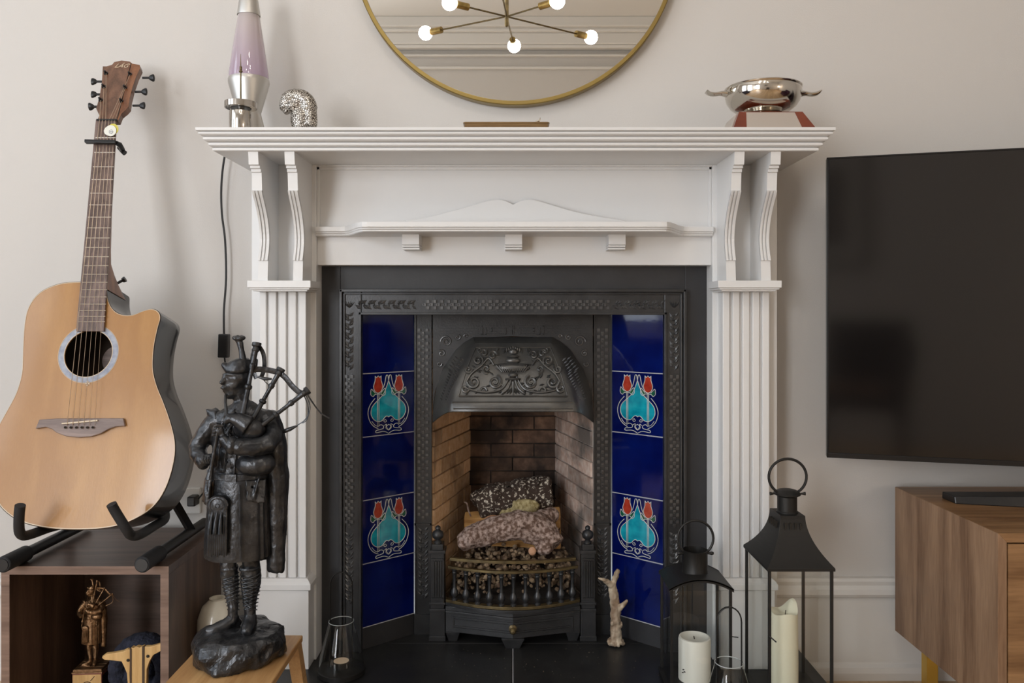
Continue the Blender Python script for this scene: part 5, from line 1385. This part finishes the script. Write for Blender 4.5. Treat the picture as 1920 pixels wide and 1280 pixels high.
    pd = b.build('plaid', m, t, remesh=.0026, smoothit=1); displace(pd, .002, 30, 4)
    # bag
    b = MB(); el(b,478,800,-34,30,20,20); tb(b,[(440,786,-56),(446,776,-54),(462,780,-50),(480,792,-46)],[6,9,14,20]); el(b,488,864,-28,37,26,23)
    bg_ = b.build('pipe_bag', m, t, remesh=vox, smoothit=3)
    b = MB(); tb(b,[(430,738,-22),(434,750,-34),(441,768,-48),(445,780,-54)],[2.2,2.6,3.2,4]); b.build('blowpipe', m, t, smooth=True)
    b = MB(); tb(b,[(432,792,-62),(424,830,-60),(417,865,-56),(414,878,-55),(413,886,-55)],[4,3.4,4,6,8]); b.build('chanter', m, t, smooth=True)
    def drone(pts, rr):
        b = MB(); P0 = [Q(*p) for p in pts]; A_,B_ = P0[0],P0[-1]; L = (B_-A_)
        prof = [(0,6),(.10,6.5),(.13,5),(.40,4.6),(.42,7),(.45,7),(.47,4.0),(.66,4.0),(.68,6),(.72,6),(.73,4.6),(.88,5.0),(.90,7),(.94,6),(.96,8.5),(1.0,8.5),(1.005,5)]
        b.tube([A_+L*q for q,_ in prof],[r_*rr*K for _,r_ in prof],12); return b.build('drone', m, t, smooth=True)
    drone([(466,785,-42),(483,642,-6)],1.0); drone([(478,795,-42),(528,690,-4)],.95); drone([(482,808,-42),(578,730,-2)],.95)
    b = MB()
    rb = [(474,694,-14),(486,691,-12),(505,693,-8),(523,698,-6),(535,706,-6),(548,722,-6),(560,733,-6),(570,738,-5)]
    P3 = bez([Q(*p) for p in rb],4); b.tube(P3,[(5.5*K,.9*K)]*len(P3),8,flat=(0,-.2,1)); b.build('drone_ribbon', m, t, smooth=True)
    b = MB()
    for pts,r_ in (([(570,740,-4),(577,758,-4),(578,775,-4),(570,788,-4),(556,797,-4)],1.1),([(574,740,-4),(582,762,-6),(576,785,-6),(568,792,-6)],1.0),([(576,738,-4),(590,760,-2),(602,775,0),(616,784,2)],1.5),([(494,708,-10),(500,715,-10),(510,724,-8)],.8)):
        P3 = bez([Q(*p) for p in pts],5); MB().tube(P3,r_*K,6).build('cord', m, t, smooth=True)
    b = MB(); tb(b,[(558,797,-4),(545,803,-4),(532,808,-4),(529,808,-4)],[1.5,4,4,2.5]); b.build('tassel', m, t, smooth=True)
    b = MB(); tb(b,[(487,705,-12),(500,709,-12),(512,709,-11)],[2,3.5,2]); b.build('tassel', m, t, smooth=True)
    b = MB()
    for s in (-1,1):
        P3 = [Q(482+s*3,650,2),Q(482+s*10,664,4),Q(482+s*11,690,6),Q(482+s*4,710,6)]
        b.tube(bez(P3,3),[(1*K,4.5*K)]*10,6,flat=(0,1,0))
    b.build('tied_bow', m, t, smooth=True)
    # base
    if variant == 0:
        b = MB(); rings = []
        for (z,rx,ry,cx_) in ((0,78,76,446),(6,82,82,446),(30,84,84,447),(44,80,80,449),(52,70,72,449),(57,40,40,449)):
            rg = []
            for j in range(30):
                a = 2*PI*j/30; f_ = 1+.05*math.sin(3*a+z*.05)+.05*math.sin(7*a+z*.1)+random.uniform(-.025,.025)
                rg.append(Q(cx_+rx*f_*math.cos(a),1230-z-(0 if z<40 else random.uniform(-2,2)),-4+ry*f_*math.sin(a)))
            rings.append(rg)
        b.loft(rings); rk = b.build('rock_base', m, t, remesh=.005)
        displace(rk,.0045,22,7)
        for v in rk.data.vertices: v.co.z = max(v.co.z,0.0)
        for p in rk.data.polygons: p.use_smooth = (p.index%2==0) and False
    else:
        b = MB(); b.box(Q(365,1196,-80),Q(540,1182,80)); b.box(Q(359,1204,-86),Q(546,1196,86))
        for i in range(3):
            for j in range(4): b.box(Q(368+i*58,1182,-78+j*40),Q(422+i*58,1180.5,-42+j*40))
        sb2 = b.build('paved_base', m, t, bevel=.0006)
        b = MB(); b.box(Q(363,1230+243,-82),Q(542,1204,82)); b.build('wood_block', 'redwood', t)
        b = MB(); b.box(Q(366,1460,-85),Q(539,1212,-82)); fr_ = b.build('front_plaque','pale',t)
        b = MB(); b.tube([Q(455+34*math.cos(a),1290-34*math.sin(a),-86) for a in [2*PI*i/16 for i in range(17)]],3*K,6); b.tube([Q(435,1300,-86),Q(452,1270,-86),Q(475,1305,-86)],3*K,6); b.tube([Q(475,1250,-86),Q(500,1222,-86)],2.4*K,6); b.build('engraved_crest','charcoal',t)
        b = MB()
        b.box(Q(542,1440,-70),Q(545,1225,70)); b.build('side_plaque','black',t)
    t.location = rootloc; t.rotation_euler = (0,0,rotz); t.scale = (scale,)*3
    return t
piper('bagpiper_statue','large black statue of a kilted bagpiper on a rock, standing on the oak stool','bronze',(-.5145,-.48,szt),0,1.0)
bs = .325; 
piper('bagpiper_figurine','small brown bronze bagpiper figurine on a wooden block inside the cube shelf','bronze2',(-.936,Y(1.775),.1014),math.radians(4),.345,1)

# ------------------------------------------------------------------ wooden ox head + wool in the cube
t = thing('wooden_ox_head', 'pale wooden slotted ox head with horns beside the figurine in the cube shelf', 'ornament', P(262,1300,1.67)); t.location.z = T
ROOT[t.name] = Matrix.Translation(t.location)
d = 1.675
def W_(px,py,o=0): return P(px,py,d-o)
b = MB(); b.prism([W_(246,1213),W_(250,1215),W_(256,1212),W_(262,1214),W_(268,1211),W_(268,1300),W_(266,1372),W_(248,1372),W_(246,1300)],(0,.012,0)); b.build('centre_board','pale',t,bevel=.001)
L1 = [(191,1233),(200,1226),(215,1224),(232,1221),(240,1217),(246,1218),(245,1235),(243,1262),(245,1300),(241,1300),(238,1262),(232,1248),(228,1240),(212,1238),(196,1237)]
b = MB(); b.prism([W_(x,y) for x,y in L1],(-.004,.010,0)); b.build('horn_board','pale',t,bevel=.001)
L2 = [(271,1212),(282,1212),(300,1207),(312,1206),(312,1214),(298,1222),(287,1228),(280,1240),(275,1255),(274,1300),(270,1300)]
b = MB(); b.prism([W_(x,y) for x,y in L2],(0,.010,0)); b.build('horn_board','pale',t,bevel=.001)
b = MB(); b.box(W_(267.5,1300,-.002),W_(270.5,1212,.001)).box(W_(244.5,1300,-.002),W_(246.5,1216,.001)); b.box(W_(246,1372,-.02),W_(268,1368,.003)); b.build('scorched_edge','charcoal',t)
for x,y in ((240,1237.5),(277,1230)): MB().ell(W_(x,y,.0012),(.0034,.0012,.0034),12,6).build('eye','wick',t,smooth=True)
MB().box((t.location.x-.03,t.location.y-.01,T),(t.location.x+.03,t.location.y+.03,T+.012)).build('foot','pale',t)
t = thing('navy_wool_bundle', 'dark navy knitted bundle behind the wooden ox head', 'knitwear', (Xp(262,1.75),Y(1.76),T))
b = MB(); random.seed(11)
for i in range(15):
    a = PI*(-.15+1.3*i/14); c = Vector((Xp(262,1.75)+.052*math.cos(a),Y(1.765),T+.095+.050*math.sin(a)*1.2)); b.ell(c,(.022,.032,.020),12,8)
for i in range(10): b.ell(Vector((Xp(262,1.75)+random.uniform(-.045,.04),Y(1.765)+random.uniform(-.01,.02),T+.022+random.uniform(0,.08))),(.030,.03,.022),12,8)
o = rough(b,'wool','navy',t,.003,.0016,120,3)

# ------------------------------------------------------------------ behind the camera: what the screen and tiles reflect, plus an added fill lamp
t = thing('framed_picture', 'framed picture on the rear wall, seen reflected in the television', 'picture', (-.10,YB,1.22))
MB().box((-.45,YB,1.22),(.25,YB+.03,2.10)).build('frame','black',t,bevel=.003); MB().box((-.42,YB+.03,1.25),(.22,YB+.032,2.07)).build('mount','matboard',t); MB().box((-.30,YB+.032,1.38),(.10,YB+.034,1.94)).build('print','picture',t)
t = thing('dining_chair', 'dark chair with a tan seat, seen reflected in the television', 'chair', (.10,-3.1,0)); CX = .30
b = MB(); b.loft([[(.22,-3.0,.42),(.30,-3.02,.42),(.30,-3.32,.42),(.22,-3.32,.42)],[(.26,-3.0,.74),(.34,-3.02,.74),(.34,-3.30,.74),(.26,-3.30,.74)]]); b.build('arm','leather',t,bevel=.02)
MB().box((-.18,-3.42,.42),(.30,-3.34,.86)).build('backrest','leather',t,bevel=.03); MB().box((-.20,-3.40,.36),(.30,-2.92,.44)).build('seat_frame','leather',t,bevel=.02); MB().box((-.16,-3.36,.44),(.22,-2.94,.50)).build('seat','seatfab',t,bevel=.02)
for x in (-.17,.27):
    for y in (-3.38,-2.96): MB().tube([(x,y,0),(x,y,.37)],[.012,.018],8).build('leg','leather',t)


for o_ in t.children: o_.location.x += CX
t = thing('fill_floor_lamp', 'unseen drum floor lamp added at the rear right to brighten the right side', 'lamp', (2.25,-3.3,0))  # unseen lamp, added to lift and warm the right side of the view
MB().lathe([(.13,0),(.13,.02),(.02,.03)],(2.25,-3.3,0),24).build('base','brassdull',t,smooth=True); MB().tube([(2.25,-3.3,.02),(2.25,-3.3,1.0)],.012,10).build('pole','brassdull',t,smooth=True)
MB().lathe([(.19,.98),(.16,1.28)],(2.25,-3.3,0),32).build('fill_shade','shade',t,smooth=True)
t = thing('armchair', 'plum armchair near the right wall, reflected in the left blue tiles', 'armchair', (2.2,-1.25,0))
MB().box((1.85,-1.60,.12),(2.55,-.92,.44)).build('seat','plum',t,bevel=.04); MB().box((2.42,-1.62,.12),(2.62,-.90,.84)).build('backrest','plum',t,bevel=.05)
for y0_ in (-1.68,-.96): MB().box((1.85,y0_,.12),(2.55,y0_+.12,.62)).build('armrest','plum',t,bevel=.03)
for x in (1.92,2.5):
    for y in (-1.6,-.94): MB().tube([(x,y,0),(x,y,.13)],.02,8).build('leg','leather',t)
t = thing('sofa', 'dark violet sofa under the nearer window, reflected in the right blue tiles', 'sofa', (-2.35,-1.1,0))
MB().box((-2.72,-1.72,.10),(-2.0,-.42,.42)).build('seat','darkfab',t,bevel=.04); MB().box((-2.76,-1.72,.10),(-2.55,-.42,.74)).build('backrest','darkfab',t,bevel=.05)
for y0_ in (-1.86,-.42): MB().box((-2.72,y0_,.10),(-2.0,y0_+.14,.60)).build('armrest','darkfab',t,bevel=.03)
for x in (-2.65,-2.08):
    for y in (-1.8,-.36): MB().tube([(x,y,0),(x,y,.12)],.02,8).build('leg','leather',t)
